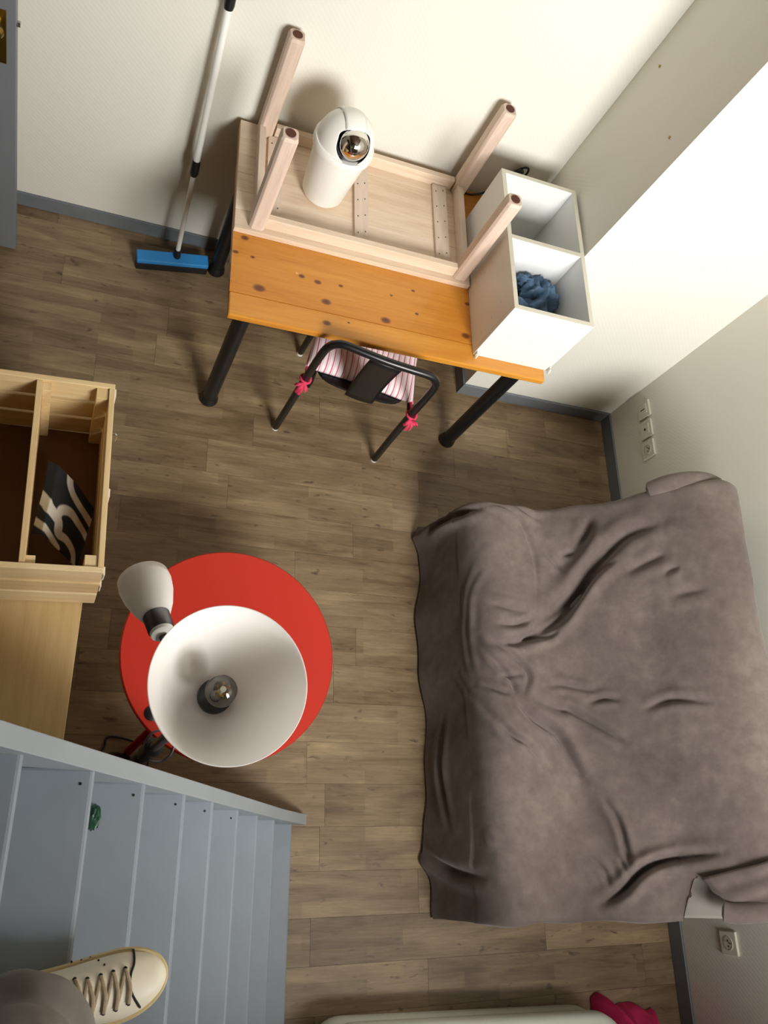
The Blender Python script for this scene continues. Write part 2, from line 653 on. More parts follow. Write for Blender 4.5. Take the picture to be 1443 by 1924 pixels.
struct('shading_slab_1', B((1.02, YF, 1.88), (XR, YF + 0.37, 1.92)), 'white_plastic', 'unseen deep sill added to shade the floor below the window')  # added out of view, its depth set to darken the near floor
struct('light_blocking_wall', B((XL, -0.90, 0), (1.02, -0.80, ZC)), 'brown_wall', 'unseen partition added along the far side of the stairs to shade the treads')  # out of view, added to keep window light off the upper treads
struct('shading_slab_2', B((XL, YF, 2.22), (-0.50, 1.6, 2.40)), 'ceiling', 'unseen loft deck added over the entrance side of the room to dim it')  # out of view, added as an occluder for the left side
struct('ceiling', B((XL - 0.1, YF - 0.1, ZC), (XR + 0.1, YB + 0.1, ZC + 0.1)), 'ceiling')

# baseboards
BZ = 0.073


def base(name, a, b_, label):
    struct(name, B(a, b_), 'baseboard', label, bevel=0.003)


base('baseboard_back', (XL, YB - 0.010, 0), (1.64, YB, BZ), 'grey-blue skirting along the back wall')
base('baseboard_corner', (1.630, 1.990, 0), (1.640, YB - 0.010, BZ), 'grey-blue skirting on the side of the corner pier')
base('baseboard_front', (1.630, 1.988, 0), (XR - 0.010, 2.0, BZ), 'grey-blue skirting across the front of the corner pier')
base('baseboard_right', (XR - 0.010, -0.62, 0), (XR, 2.0, BZ), 'grey-blue skirting along the right wall')
base('baseboard_left', (XL, YF, 0), (XL + 0.01, YB - 0.01, BZ), 'grey-blue skirting along the left wall')

# open door leaf standing in front of the back wall
d = struct('door_1', B((-1.13, 2.24, 0.006), (-0.303, 2.28, 2.05)), 'door', 'grey open door leaf at the left edge', bevel=0.002)
pl = obj('handle_plate', B((-0.372, 2.236, 0.895), (-0.328, 2.24, 1.08)), 'brass', d, bevel=0.0015, label='worn brass lock plate')
obj('door_knob', MB().lathe([(0.001, 0.052), (0.018, 0.05), (0.024, 0.038), (0.02, 0.024), (0.011, 0.016), (0.011, 0)], (-0.352, 2.236, 1.035), (0, -1, 0), 20), 'brass', pl, smooth=True)
obj('keyhole', MB().cyl((-0.352, 2.2355, 0.935), (-0.352, 2.2345, 0.935), 0.006, n=10), 'dark_hole', pl)
obj('latch', MB().cyl((-0.305, 2.26, 1.03), (-0.293, 2.26, 1.03), 0.009, n=12), 'steel', d, label='steel roller latch')

# ------------------------------------------------------------------ staircase
st = thing('staircase', 'steep grey painted staircase at the lower left with closed treads', 'staircase', (0.87, 0.1, 0))
NOSE = [(-0.235, 0.157, 2.045), (-0.121, 0.152, 1.842), (-0.007, 0.146, 1.637), (0.107, 0.140, 1.464), (0.216, 0.136, 1.266), (0.328, 0.131, 1.066), (0.424, 0.126, 0.896),
        (0.545, 0.121, 0.637), (0.652, 0.116, 0.429), (0.753, 0.111, 0.244), (0.872, 0.106, 0.03)]
SK = 0.017
SW = 0.86
for i, (x, y, z) in enumerate(NOSE):
    dpt = 0.19
    th = 0.028 if i < len(NOSE) - 1 else 0.026
    ye = y + 0.008
    q = [(x - dpt, ye), (x, ye), (x - SK * SW, y - SW), (x - dpt - SK * SW, y - SW)]
    t = obj('tread', MB().hexa([(a, b_, z - th) for a, b_ in q][::-1], [(a, b_, z) for a, b_ in q][::-1]), 'stair_tread', st, bevel=0.008, seg=3)
    if 3 <= i <= 7:
        sx = x - 0.022
        obj('screw', MB().cyl((sx, y - 0.02, z - 0.001), (sx, y - 0.02, z + 0.0008), 0.0026, n=8), 'screw', t)
    if i + 1 < len(NOSE):
        z2 = NOSE[i + 1][2]
        xr = x - 0.035
        q = [(xr - 0.012, y), (xr, y), (xr - SK * SW, y - SW), (xr - 0.012 - SK * SW, y - SW)]
        obj('riser', MB().hexa([(a, b_, z2) for a, b_ in q][::-1], [(a, b_, z - th) for a, b_ in q][::-1]), 'stair', st)
line = [(0.921, 0.0), (0.921, 0.035), (0.772, 0.262), (-0.30, 2.20), (-0.49, 2.20), (0.62, 0.0)]
for (off, nm) in ((0.0, 'stringer'), (-SW - 0.03, 'stringer')):
    obj(nm, MB().prism(line, 'y', 0.106 + off, 0.106 + off + 0.034, skew=lambda x, z: 0.045 * (0.872 - x) if off == 0 else 0.02 * (0.872 - x)), 'stair', st, bevel=0.002)


# ------------------------------------------------------------------ desk
dk = thing('desk', 'orange varnished pine desk with black tube legs against the back wall', 'desk', (1.01, 2.04, 0))
DX0, DX1, DY0, DY1, DZ = 0.415, 1.612, 1.632, 2.455, 0.73
nb = 9
for i in range(nb):
    a = DY0 + (DY1 - DY0) * i / nb
    b_ = DY0 + (DY1 - DY0) * (i + 1) / nb
    obj('board', B((DX0, a, DZ - 0.028), (DX1, b_, DZ)), 'pine', dk, bevel=0.005 if i == 0 else 0.0)
for (x, y) in ((0.49, 1.727), (1.562, 1.727), (0.483, 2.365), (1.562, 2.365)):
    lg = obj('leg', MB().tube([(x, y, 0.03), (x, y, 0.68)], 0.0295, 24), 'black_metal', dk, smooth=True)
    obj('leg_foot', MB().lathe([(0.036, 0.0), (0.038, 0.006), (0.036, 0.02), (0.0305, 0.04)], (x, y, 0), n=24, cap0=True, cap1=True), 'black_plastic', lg, smooth=True)
    obj('mounting_plate', MB().cyl((x, y, 0.68), (x, y, 0.702), 0.045, n=24), 'black_metal', lg)

# ------------------------------------------------------------------ whitewashed table lying upside down on the desk
wt = thing('coffee_table', 'whitewashed pine low table lying upside down on the desk', 'table', (0.86, 2.2, 0.73))
TX0, TX1, TY0, TY1, TZ = 0.414, 1.306, 1.967, 2.452, 0.752
for i in range(6):
    a = TY0 + (TY1 - TY0) * i / 6
    b_ = TY0 + (TY1 - TY0) * (i + 1) / 6
    obj('board', B((TX0, a + 0.0003, DZ + 0.0005), (TX1, b_ - 0.0003, TZ)), 'washed', wt, bevel=0.0012)
for (x0, x1) in ((0.842, 0.896), (1.165, 1.222), (0.515, 0.57)):
    bt = obj('batten', B((x0, 2.03, TZ), (x1, 2.405, TZ + 0.012)), 'washed_y', wt, bevel=0.0015)
    for j in range(5):
        yy = 2.07 + j * 0.075
        for xx in (x0 + 0.013, x1 - 0.013):
            obj('screw', MB().cyl((xx, yy + (0.012 if xx > x0 + 0.02 else 0), TZ + 0.011), (xx, yy + (0.012 if xx > x0 + 0.02 else 0), TZ + 0.0128), 0.0026, n=8), 'screw', bt)
AH = TZ + 0.048
obj('apron', B((0.515, 1.992, TZ), (1.235, 2.016, AH)), 'washed', wt, bevel=0.002)
obj('apron', B((0.535, 2.408, TZ), (1.245, 2.432, AH)), 'washed', wt, bevel=0.002)
obj('apron', B((0.474, 2.03, TZ), (0.498, 2.405, AH)), 'washed_y', wt, bevel=0.002)
obj('apron', B((1.256, 2.03, TZ), (1.280, 2.405, AH)), 'washed_y', wt, bevel=0.002)
for (x, y) in ((0.489, 2.004), (0.502, 2.427), (1.278, 2.420), (1.262, 2.008)):
    lg = MB()
    h, c = 0.0275, 0.009
    pr = [(-h + c, -h), (h - c, -h), (h, -h + c), (h, h - c), (h - c, h), (-h + c, h), (-h, h - c), (-h, -h + c)]
    lg.rings([[(x + p, y + q, z) for p, q in pr] for z in (TZ, 1.155)] + [[(x + p * 0.86, y + q * 0.86, 1.166) for p, q in pr]])
    lo = obj('leg', lg, 'washed_leg', wt, bevel=0.002)
    obj('felt_pad', MB().cyl((x, y, 1.166), (x, y, 1.1685), 0.0165, n=18), 'felt', lo, label='round brown felt pad')

# ------------------------------------------------------------------ pedal-less bin on the upturned table
bx, by, bz = 0.718, 2.212, TZ + 0.0005
bn = thing('waste_bin', 'white plastic bin with chrome swing lid on the upturned table', 'bin', (bx, by, bz))
bp = [(0.001, 0), (0.055, 0.0), (0.068, 0.005), (0.076, 0.018), (0.0975, 0.235)]
obj('body', MB().lathe(bp, (bx, by, bz), n=56, cap0=True, cap1=True), 'white_plastic', bn, smooth=True)
obj('rim', MB().lathe([(0.0985, 0.225), (0.104, 0.227), (0.106, 0.236), (0.106, 0.252), (0.103, 0.258), (0.095, 0.258)], (bx, by, bz), n=56, cap0=True, cap1=True), 'white_plastic', bn, smooth=True)


def dome_pt(az, el, k=1.0):
    """az measured from the flap direction, el from the rim"""
    r = 0.097 * k
    hh = 0.105 * k
    fd = math.radians(-80)
    return (bx + r * math.cos(el) * math.cos(fd + az), by + r * math.cos(el) * math.sin(fd + az), bz + 0.257 + hh * math.sin(el))


# the dome: two shells left and right of the lid opening (an S-shaped cut), flap and ball between them
def cut_half(el_path):
    """half width (in metres) of the opening along the path 0 front .. pi back"""
    t = el_path / math.pi
    a = math.sqrt(max(0.0, 0.0575 ** 2 - ((t - 0.165) * 0.317) ** 2))
    return max(0.010, a + 0.037 / (1 + math.exp(-(t - 0.31) / 0.035)))


fdv = Vector((math.cos(math.radians(-80)), math.sin(math.radians(-80)), 0))
sdv = Vector((-fdv.y, fdv.x, 0))
oc = Vector((bx, by, bz + 0.257))


def shell(sign, k=1.0):
    n, m = 110, 20
    P = np.zeros((n, m, 3))
    for i in range(n):
        e = math.pi * i / (n - 1)
        cw = cut_half(e)
        for j in range(m):
            s = cw / 0.097 + (1 - cw / 0.097) * j / (m - 1)
            s = min(s, 0.9999)
            rr = math.sqrt(1 - s * s)
            p = oc + fdv * 0.097 * rr * math.cos(e) * k + sdv * sign * 0.097 * s * k + Vector((0, 0, 0.105 * rr * math.sin(e) * k))
            P[i, j] = p
    return MB().grid(P)


obj('lid_shell', shell(1), 'white_plastic', bn, smooth=True, solid=0.003, autos=False)
obj('lid_shell', shell(-1), 'white_plastic', bn, smooth=True, solid=0.003, autos=False)
# inner dark bowl seen in the gaps, and the flap band over the top
obj('lid_inside', MB().lathe([(0.089 * math.cos(a), 0.092 * math.sin(a) + 0.255) for a in [math.pi / 2 * q / 12 for q in range(12)]] + [(0.0005, 0.347)], (bx, by, bz), n=40), 'dull_metal', bn, smooth=True, label='grey inner lid seen in the gaps')
n, m = 30, 9
P = np.zeros((n, m, 3))
for i in range(n):
    e = math.radians(62) + math.radians(92) * i / (n - 1)
    for j in range(m):
        s = (-1 + 2 * j / (m - 1)) * 0.036 / 0.097
        rr = math.sqrt(1 - s * s)
        kk = 1.03
        P[i, j] = oc + fdv * 0.097 * rr * math.cos(e) * kk + sdv * 0.097 * s * kk + Vector((0, 0, 0.105 * rr * math.sin(e) * kk))
obj('flap', MB().grid(P), 'white_plastic', bn, smooth=True, solid=0.003, autos=False)
bc = oc + fdv * 0.050 + sdv * 0.002 + Vector((0, 0, 0.043))
obj('chrome_ball', MB().ball(tuple(bc), 0.0545, 40), 'chrome', bn, smooth=True, label='mirror chrome half ball in the lid opening')

# ------------------------------------------------------------------ white shelf unit on its back
sh = thing('shelf_unit', 'white two-compartment shelf unit lying on its back on the desk', 'shelf', (1.468, 1.98, 0.73))
SX0, SX1, SY0, SY1, SZ0, SZ1 = 1.3095, 1.6255, 1.680, 2.286, 0.7305, 1.030
T = 0.016
obj('side_panel', B((SX0, SY0 + T, SZ0), (SX0 + T, SY1 - T, SZ1)), 'white_laminate', sh, bevel=0.0008)
obj('side_panel', B((SX1 - T, SY0 + T, SZ0), (SX1, SY1 - T, SZ1)), 'white_laminate', sh, bevel=0.0008)
obj('end_panel', B((SX0, SY0, SZ0), (SX1, SY0 + T, SZ1)), 'white_laminate', sh, bevel=0.0008)
obj('end_panel', B((SX0, SY1 - T, SZ0), (SX1, SY1, SZ1)), 'white_laminate', sh, bevel=0.0008)
obj('divider', B((SX0 + T, 1.977, SZ0 + 0.005), (SX1 - T, 1.993, SZ1 - 0.002)), 'white_laminate', sh, bevel=0.0008)
obj('back_panel', B((SX0 + T, SY0 + T, SZ0), (SX1 - T, SY1 - T, SZ0 + 0.004)), 'white_laminate', sh)
e = MB()
z1, z2 = SZ1, SZ1 + 0.0008
for a, b_ in (((SX0, SY0 + T), (SX0 + T, SY1 - T)), ((SX1 - T, SY0 + T), (SX1, SY1 - T)), ((SX0, SY0), (SX1, SY0 + T)), ((SX0, SY1 - T), (SX1, SY1)), ((SX0 + T, 1.977), (SX1 - T, 1.993))):
    e.box((a[0], a[1], z1 - (0.002 if a[1] == 1.977 else 0)), (b_[0], b_[1], z2))
obj('edge_band', e, 'grey_edge', sh, label='beige edge band')
for x in (SX0 + 0.006, SX1 - 0.004):
    k = [(x, SY0 - 0.004, SZ0 + 0.03), (x, SY0 - 0.004, SZ0 + 0.012), (x, SY0 - 0.010, SZ0 + 0.004), (x, SY0 - 0.017, SZ0 + 0.008), (x, SY0 - 0.018, SZ0 + 0.02), (x, SY0 - 0.011, SZ0 + 0.027)]
    obj('hanging_hook', MB().tube(smooth_path(k, 4), 0.0028, 8), 'white_plastic', sh, smooth=True)
for (y, z) in ((1.74, 0.88), (1.76, 0.95), (1.73, 0.80), (1.95, 0.86), (2.0, 0.96)):
    obj('cam_cap', MB().cyl((SX0 + 0.001, y, z), (SX0 - 0.0006, y, z), 0.003, n=8), 'grey_edge', sh)


def crumple(c, r, sc, seed, n=56, amp=0.35, floor_z=None, lim=None, fine=0.0, k2w=0.3):
    mb = MB()
    mb.ball((0, 0, 0), 1.0, n)
    out = []
    for (x, y, z) in mb.v:
        p = Vector((x, y, z))
        q = p * 1.5 + Vector((seed * 7.1, seed * 3.3, seed))
        k = 1 - abs(noise.noise(q * 1.3)) * 1.6
        k2 = 1 - abs(noise.noise(q * 3.1)) * 1.8
        k3 = 1 - 2.2 * abs(noise.noise(q * 5.2 + Vector((3, 1, 2))))
        s = 1 + amp * (0.65 * k + k2w * k2 - 0.6) + fine * (k3 - 0.5)
        v = Vector((c[0] + p.x * r * sc[0] * s, c[1] + p.y * r * sc[1] * s, c[2] + p.z * r * sc[2] * s))
        if floor_z is not None:
            v.z = max(v.z, floor_z)
        if lim:
            v.x = min(max(v.x, lim[0]), lim[1])
            v.y = min(max(v.y, lim[2]), lim[3])
        out.append(tuple(v))
    mb.v = out
    return mb


LIM = (SX0 + T + 0.002, SX1 - T - 0.002, SY0 + T + 0.002, 1.975)
jz = SZ0 + 0.0046
je = thing('jeans', 'crumpled blue denim jeans inside the front compartment of the shelf unit', 'clothes', (1.45, 1.82, jz))
obj('trouser_leg', crumple((1.425, 1.80, 0.80), 0.125, (0.95, 0.95, 0.8), 2, 80, amp=0.75, floor_z=jz, lim=LIM, k2w=0.10), 'denim', je, smooth=True, autos=False)
obj('trouser_leg', crumple((1.525, 1.90, 0.825), 0.095, (0.95, 0.85, 1.05), 5, 80, amp=0.8, floor_z=jz, lim=LIM, k2w=0.12), 'denim', je, smooth=True, autos=False)
obj('pocket', crumple((1.475, 1.935, 0.86), 0.05, (1.0, 0.8, 0.9), 9, 50, amp=0.9, floor_z=jz, lim=LIM, k2w=0.15), 'denim', je, smooth=True, autos=False)

cb = thing('power_cable', 'black power cable with plug sticking up behind the shelf unit', 'cable', (1.46, 2.44, 0.73))
obj('cord', MB().tube(smooth_path([(1.322, 2.435, 0.7345), (1.36, 2.44, 0.735), (1.41, 2.45, 0.76), (1.445, 2.456, 0.84), (1.475, 2.452, 0.91), (1.50, 2.45, 0.925), (1.51, 2.45, 0.90), (1.50, 2.445, 0.85), (1.53, 2.44, 0.78), (1.58, 2.44, 0.80), (1.618, 2.447, 0.89)], 6), 0.0042, 8), 'black_plastic', cb, smooth=True)
obj('plug', MB().tube([(1.452, 2.445, 0.855), (1.466, 2.445, 0.885), (1.482, 2.445, 0.912)], [0.009, 0.014, 0.013], 12), 'black_plastic', cb, smooth=True)

# ------------------------------------------------------------------ chair and its cushion
CH = Matrix.Translation((0.990, 1.609, 0)) @ Matrix.Rotation(math.radians(-9.5), 4, 'Z')
ch = thing('dining_chair', 'black metal tube chair pushed under the desk with striped cushion', 'chair', (0.990, 1.609, 0), math.radians(-9.5))
R_ = 0.0145
SH = lambda p: (p[0] - 0.030 * p[2] / 0.79, p[1] + 0.008 * p[2] / 0.79, p[2])
path = [(-0.222, 0, 0.012), (-0.216, -0.02, 0.25), (-0.211, -0.045, 0.50), (-0.207, -0.066, 0.66), (-0.200, -0.076, 0.735), (-0.180, -0.082, 0.775), (-0.15, -0.085, 0.79), (-0.075, -0.092, 0.795), (0, -0.095, 0.796),
        (0.075, -0.092, 0.795), (0.15, -0.085, 0.79), (0.180, -0.082, 0.775), (0.200, -0.076, 0.735), (0.207, -0.066, 0.66), (0.211, -0.045, 0.50), (0.216, -0.02, 0.25), (0.222, 0, 0.012)]
obj('back_frame', MB().tube(smooth_path([SH(p) for p in path], 5), R_, 16), 'black_metal', ch, local=True, smooth=True, label='bent black tube forming rear legs and top rail')
for s in (-1, 1):
    obj('leg', MB().tube(smooth_path([(s * 0.188, 0.394, 0.012), (s * 0.187, 0.375, 0.25), (s * 0.185, 0.355, 0.40), (s * 0.180, 0.33, 0.437), (s * 0.178, 0.28, 0.442), (s * 0.20, 0.02, 0.43), (s * 0.212, -0.035, 0.43)], 5), 0.0135, 14), 'black_metal', ch, local=True, smooth=True)
for (x, y) in ((-0.222, 0), (0.222, 0), (-0.188, 0.394), (0.188, 0.394)):
    obj('glide', MB().cyl((x, y, 0), (x, y, 0.012), 0.0138, n=14), 'white_plastic', ch, local=True)
seat = MB()
seg = []
for i in range(40):
    a = 2 * math.pi * i / 40
    c, s_ = math.cos(a), math.sin(a)
    e = 0.45
    seg.append((-0.016 + 0.19 * abs(c) ** e * (1 if c > 0 else -1), 0.185 + 0.2 * abs(s_) ** e * (1 if s_ > 0 else -1)))
seat.rings([[(x, y, z) for x, y in seg] for z in (0.444, 0.458)])
obj('seat', seat, 'black_metal', ch, local=True, bevel=0.003)
n, m = 8, 9
P = np.zeros((m, n, 3))
for i in range(m):
    t = i / (m - 1)
    z = 0.785 - t * 0.325
    y = -0.097 + 0.055 * t + 0.012 * math.sin(math.pi * t)
    for j in range(n):
        u = -1 + 2 * j / (n - 1)
        P[i, j] = SH((0.058 * u * (1 - 0.05 * t), y - 0.010 * (1 - u * u) * 0.6, z))
obj('backrest', MB().grid(P), 'black_metal', ch, local=True, smooth=True, solid=0.006)

cu = thing('seat_cushion', 'white and pink striped cushion tied on the black chair', 'cushion', tuple(CH @ Vector((-0.022, 0.208, 0.459))), math.radians(-9.5))
n = 40
P = np.zeros((n, n, 3))
for top in (1,):
    for i in range(n):
        for j in range(n):
            u, v = -1 + 2 * i / (n - 1), -1 + 2 * j / (n - 1)
            edge = (1 - abs(u) ** 6) * (1 - abs(v) ** 6)
            z = 0.012 + 0.034 * edge ** 0.6
            for tu in (-0.4, 0.4):
                for tv in (-0.4, 0.4):
                    z -= 0.016 * math.exp(-((u - tu) ** 2 + (v - tv) ** 2) / 0.03)
            z += 0.003 * noise.noise(Vector((u * 3, v * 3, 1)))
            pin = 1 - 0.05 * (math.cos(v * math.pi / 2)) * abs(u) ** 4
            pin2 = 1 - 0.05 * (math.cos(u * math.pi / 2)) * abs(v) ** 4
            P[i, j] = (u * 0.218 * pin, v * 0.195 * pin2, z)
mb = MB().grid(P)
Q = P.copy()
Q[:, :, 2] = 0.002 + 0.006 * (np.abs(np.linspace(-1, 1, n))[:, None] ** 8)
o0 = len(mb.v)
mb.grid(Q[::-1])
# sew the rim
top_i = lambda i, j: i * n + j
bot_i = lambda i, j: o0 + (n - 1 - i) * n + j
for k in range(n - 1):
    mb.f += [(top_i(k, 0), top_i(k + 1, 0), bot_i(k + 1, 0), bot_i(k, 0)), (top_i(k, n - 1), top_i(k + 1, n - 1), bot_i(k + 1, n - 1), bot_i(k, n - 1)),
             (top_i(0, k), top_i(0, k + 1), bot_i(0, k + 1), bot_i(0, k)), (top_i(n - 1, k), top_i(n - 1, k + 1), bot_i(n - 1, k + 1), bot_i(n - 1, k))]
obj('pad', mb, 'stripe', cu, local=True, smooth=True, autos=False)
for s in (-1, 1):
    X, Y, Z = s * 0.213 + 0.006, -0.243, 0.008
    tie = MB()
    tie.tube(smooth_path([(s * 0.207, -0.188, 0.012), (s * 0.21, -0.21, 0.012), (X, Y - 0.018, Z + 0.004)], 4), 0.006, 8, flat=0.4)
    ring = [(X + 0.019 * math.cos(2 * math.pi * k / 12), Y + 0.019 * math.sin(2 * math.pi * k / 12), Z + 0.003 * math.sin(k)) for k in range(12)]
    tie.tube(ring, 0.0055, 8, closed=True)
    for (dx, dz, l) in ((0.018, -0.05, 1), (0.004, -0.062, 1), (-0.016, -0.03, 1)):
        tie.tube(smooth_path([(X, Y - 0.02, Z), (X + s * dx * 0.7, Y - 0.036, Z + dz * 0.3), (X + s * dx, Y - 0.034, Z + dz)], 4), 0.0065, 8, flat=0.35)
    tie.tube(smooth_path([(X, Y - 0.02, Z), (X + s * 0.022, Y - 0.036, Z + 0.008), (X + s * 0.03, Y - 0.030, Z - 0.012), (X + s * 0.012, Y - 0.028, Z - 0.010)], 4), 0.0055, 8, flat=0.5)
    obj('tie_ribbon', tie, 'pink_tie', cu, local=True, smooth=True, label='pink ribbon tied in a bow')

# ------------------------------------------------------------------ broom
br = thing('broom', 'blue floor squeegee broom with white telescopic handle leaning on the wall', 'broom', (0.305, 2.327, 0))
a, b_ = Vector((0.150, 2.300, 0)), Vector((0.441, 2.350, 0))
dv = (b_ - a).normalized()
nv = Vector((-dv.y, dv.x, 0))


def slab(o0, o1, z0, z1, lift):
    q0 = [a + nv * o0, b_ + nv * o0, b_ + nv * o1, a + nv * o1]
    lo = [(p.x, p.y, z0 + (lift if i > 1 else 0)) for i, p in enumerate(q0)]
    hi = [(p.x, p.y, z1 + (lift if i > 1 else 0)) for i, p in enumerate(q0)]
    return MB().hexa(lo, hi)


obj('head', slab(-0.018, 0.030, 0.036, 0.056, 0.012), 'blue_plastic', br, bevel=0.004)
obj('bristle_strip', slab(-0.020, 0.016, 0.0, 0.037, 0.0), 'black_plastic', br, bevel=0.003, label='black bristle strip')
p0, p1 = Vector((0.308, 2.343, 0.055)), Vector((0.272, 2.452, 1.38))
at = lambda t: p0.lerp(p1, t)
obj('socket', MB().tube([at(0), at(0.035)], [0.016, 0.014], 14), 'black_plastic', br, smooth=True)
obj('lower_tube', MB().tube([at(0.03), at(0.36)], 0.0098, 14), 'white_plastic', br, smooth=True)
obj('joint_collar', MB().tube([at(0.335), at(0.345), at(0.38), at(0.39)], [0.012, 0.0165, 0.0165, 0.014], 14), 'black_plastic', br, smooth=True)
obj('upper_tube', MB().tube([at(0.385), at(0.86)], 0.0125, 14), 'white_plastic', br, smooth=True)
obj('grip', MB().tube([at(0.84), at(0.85), at(0.99), at(1.0)], [0.015, 0.0175, 0.0175, 0.013], 14), 'black_plastic', br, smooth=True)

# ------------------------------------------------------------------ low chest and the crate standing on it
lc = thing('low_chest', 'pale beech low chest under the slatted crate beside the stairs', 'chest', (-0.23, 0.72, 0))
LZ = 0.43
obj('top_board', MB().hexa([(-0.55, 0.19, LZ - 0.02), (0.083, 0.19, LZ - 0.02), (0.098, 1.25, LZ - 0.02), (-0.55, 1.25, LZ - 0.02)],
                           [(-0.55, 0.19, LZ), (0.083, 0.19, LZ), (0.098, 1.25, LZ), (-0.55, 1.25, LZ)]), 'beech', lc, bevel=0.002)
obj('side_board', B((0.055, 0.20, 0), (0.075, 1.24, LZ - 0.02)), 'beech', lc)
obj('side_board', B((-0.54, 0.20, 0), (-0.52, 1.24, LZ - 0.02)), 'beech', lc)
obj('back_board', B((-0.52, 1.22, 0.02), (0.055, 1.24, LZ - 0.02)), 'beech', lc)
obj('front_board', B((-0.52, 0.20, 0.02), (0.055, 0.22, LZ - 0.02)), 'beech', lc)

CR = math.radians(2.6)
cr = thing('wooden_crate', 'raw spruce slatted crate with divider, open top, on the low chest', 'crate', (0.123, 0.716, LZ), CR)
# local frame: origin at the near right lower corner, x towards the room is 0, crate runs to -0.66 in x and +0.585 in y
CZ = 0.32
CWX, CWY = 0.66, 0.578
zs = [(0.005, 0.098), (0.114, 0.205), (0.222, 0.315)]
for (z0, z1) in zs:
    obj('slat', B((-CWX, 0.0, z0), (0, 0.016, z1)), 'spruce', cr, local=True, bevel=0.002)
    obj('slat', B((-CWX, CWY - 0.016, z0), (0, CWY, z1)), 'spruce', cr, local=True, bevel=0.002)
    obj('slat', B((-0.016, 0.016, z0), (0, CWY - 0.016, z1)), 'spruce_y', cr, local=True, bevel=0.002)
    obj('slat', B((-CWX, 0.016, z0), (-CWX + 0.016, CWY - 0.016, z1)), 'spruce_y', cr, local=True, bevel=0.002)
for (x, y) in ((-0.05, 0.016), (-0.05, CWY - 0.05), (-CWX + 0.016, 0.016), (-CWX + 0.016, CWY - 0.05)):
    obj('corner_post', B((x, y, 0.004), (x + 0.034, y + 0.034, CZ - 0.012)), 'spruce_y', cr, local=True, bevel=0.0015)
obj('bottom_panel', B((-CWX + 0.016, 0.016, 0.0), (-0.016, CWY - 0.016, 0.004)), 'hardboard', cr, local=True)
obj('divider', B((-0.212, 0.0165, 0.004), (-0.196, CWY - 0.0165, CZ - 0.01)), 'spruce_y', cr, local=True, bevel=0.0015)
for y in (0.016, CWY - 0.042):
    obj('batten', B((-0.196, y, 0.004), (-0.172, y + 0.026, CZ - 0.02)), 'spruce_y', cr, local=True, bevel=0.0015)
for (y, z) in ((0.01, 0.27), (0.01, 0.16), (CWY - 0.02, 0.27), (0.24, 0.27)):
    obj('wall_bracket', B((0, y - 0.012, z - 0.02), (0.005, y + 0.012, z + 0.03)), 'ivory_plastic', cr, local=True, bevel=0.0015)
obj('hook', MB().tube(smooth_path([(0.0, 0.43, 0.285), (0.012, 0.43, 0.285), (0.016, 0.425, 0.275), (0.013, 0.42, 0.262)], 4), 0.0018, 8), 'steel', cr, local=True, smooth=True)

# folded black cloth with cream curved print, lying against the divider in the crate
quad = [Vector(p) for p in ((-0.056, 1.073, 0.645), (0.080, 0.975, 0.545), (0.060, 0.800, 0.490), (-0.070, 0.865, 0.63))]
stripes = [([(0.382, -0.05), (0.432, 0.099), (0.555, 0.198), (0.797, 0.235), (1.03, 0.26)], 0.062),
           ([(1.03, 0.49), (0.764, 0.456), (0.557, 0.43), (0.41, 0.488), (0.35, 0.589), (0.402, 0.803)], 0.062),
           ([(0.44, 0.83), (0.608, 0.798), (0.799, 0.869), (0.889, 1.03)], 0.055),
           ([(-0.03, 0.50), (0.1, 0.56), (0.179, 0.618), (0.37, 0.679), (0.413, 0.796)], 0.085),
           ([(-0.02, 0.83), (0.211, 0.919), (0.50, 0.99)], 0.05)]
n = 110
P = np.zeros((n, n, 3))
pr = np.zeros((n, n))
Dn = (quad[1] - quad[0]).cross(quad[3] - quad[0]).normalized()
if Dn.z < 0:
    Dn = -Dn
spl = [(np.array([p[:2] for p in smooth_path([(a_, c_, 0) for a_, c_ in s], 8)]), w_) for s, w_ in stripes]
for i in range(n):
    for j in range(n):
        u, v = i / (n - 1), j / (n - 1)
        # rounded corners
        p = quad[0] * (1 - u) * (1 - v) + quad[1] * u * (1 - v) + quad[2] * u * v + quad[3] * (1 - u) * v
        bow = 0.012 * math.sin(math.pi * u) + 0.008 * math.sin(2.5 * v + 1) + 0.006 * noise.noise(Vector((u * 3, v * 3, 5)))
        curl = -0.05 * max(0, 0.16 - u) / 0.16 * (0.3 + 0.7 * v)
        corner = -0.03 * max(0, 0.25 - u - v)
        p = p + Dn * (bow + corner) + Vector((0, 0, curl))
        P[i, j] = p
        q = np.array([u, v])
        val = 0.0
        for pts, wd in spl:
            dmin = np.sqrt(((pts - q) ** 2).sum(1)).min()
            val = max(val, min(1, max(0, (wd - dmin) / 0.02 + 0.5)))
        pr[i, j] = val
bagm = MB().grid(P)
bg = obj('folded_cloth', bagm, 'print', smooth=True, solid=0.006, autos=False)
at_ = bg.data.attributes.new('print', 'FLOAT', 'POINT')
at_.data.foreach_set('value', pr.reshape(-1).astype(np.float32))
tag(bg, 'folded black fabric bag with cream curved stripes inside the wooden crate', 'bag')

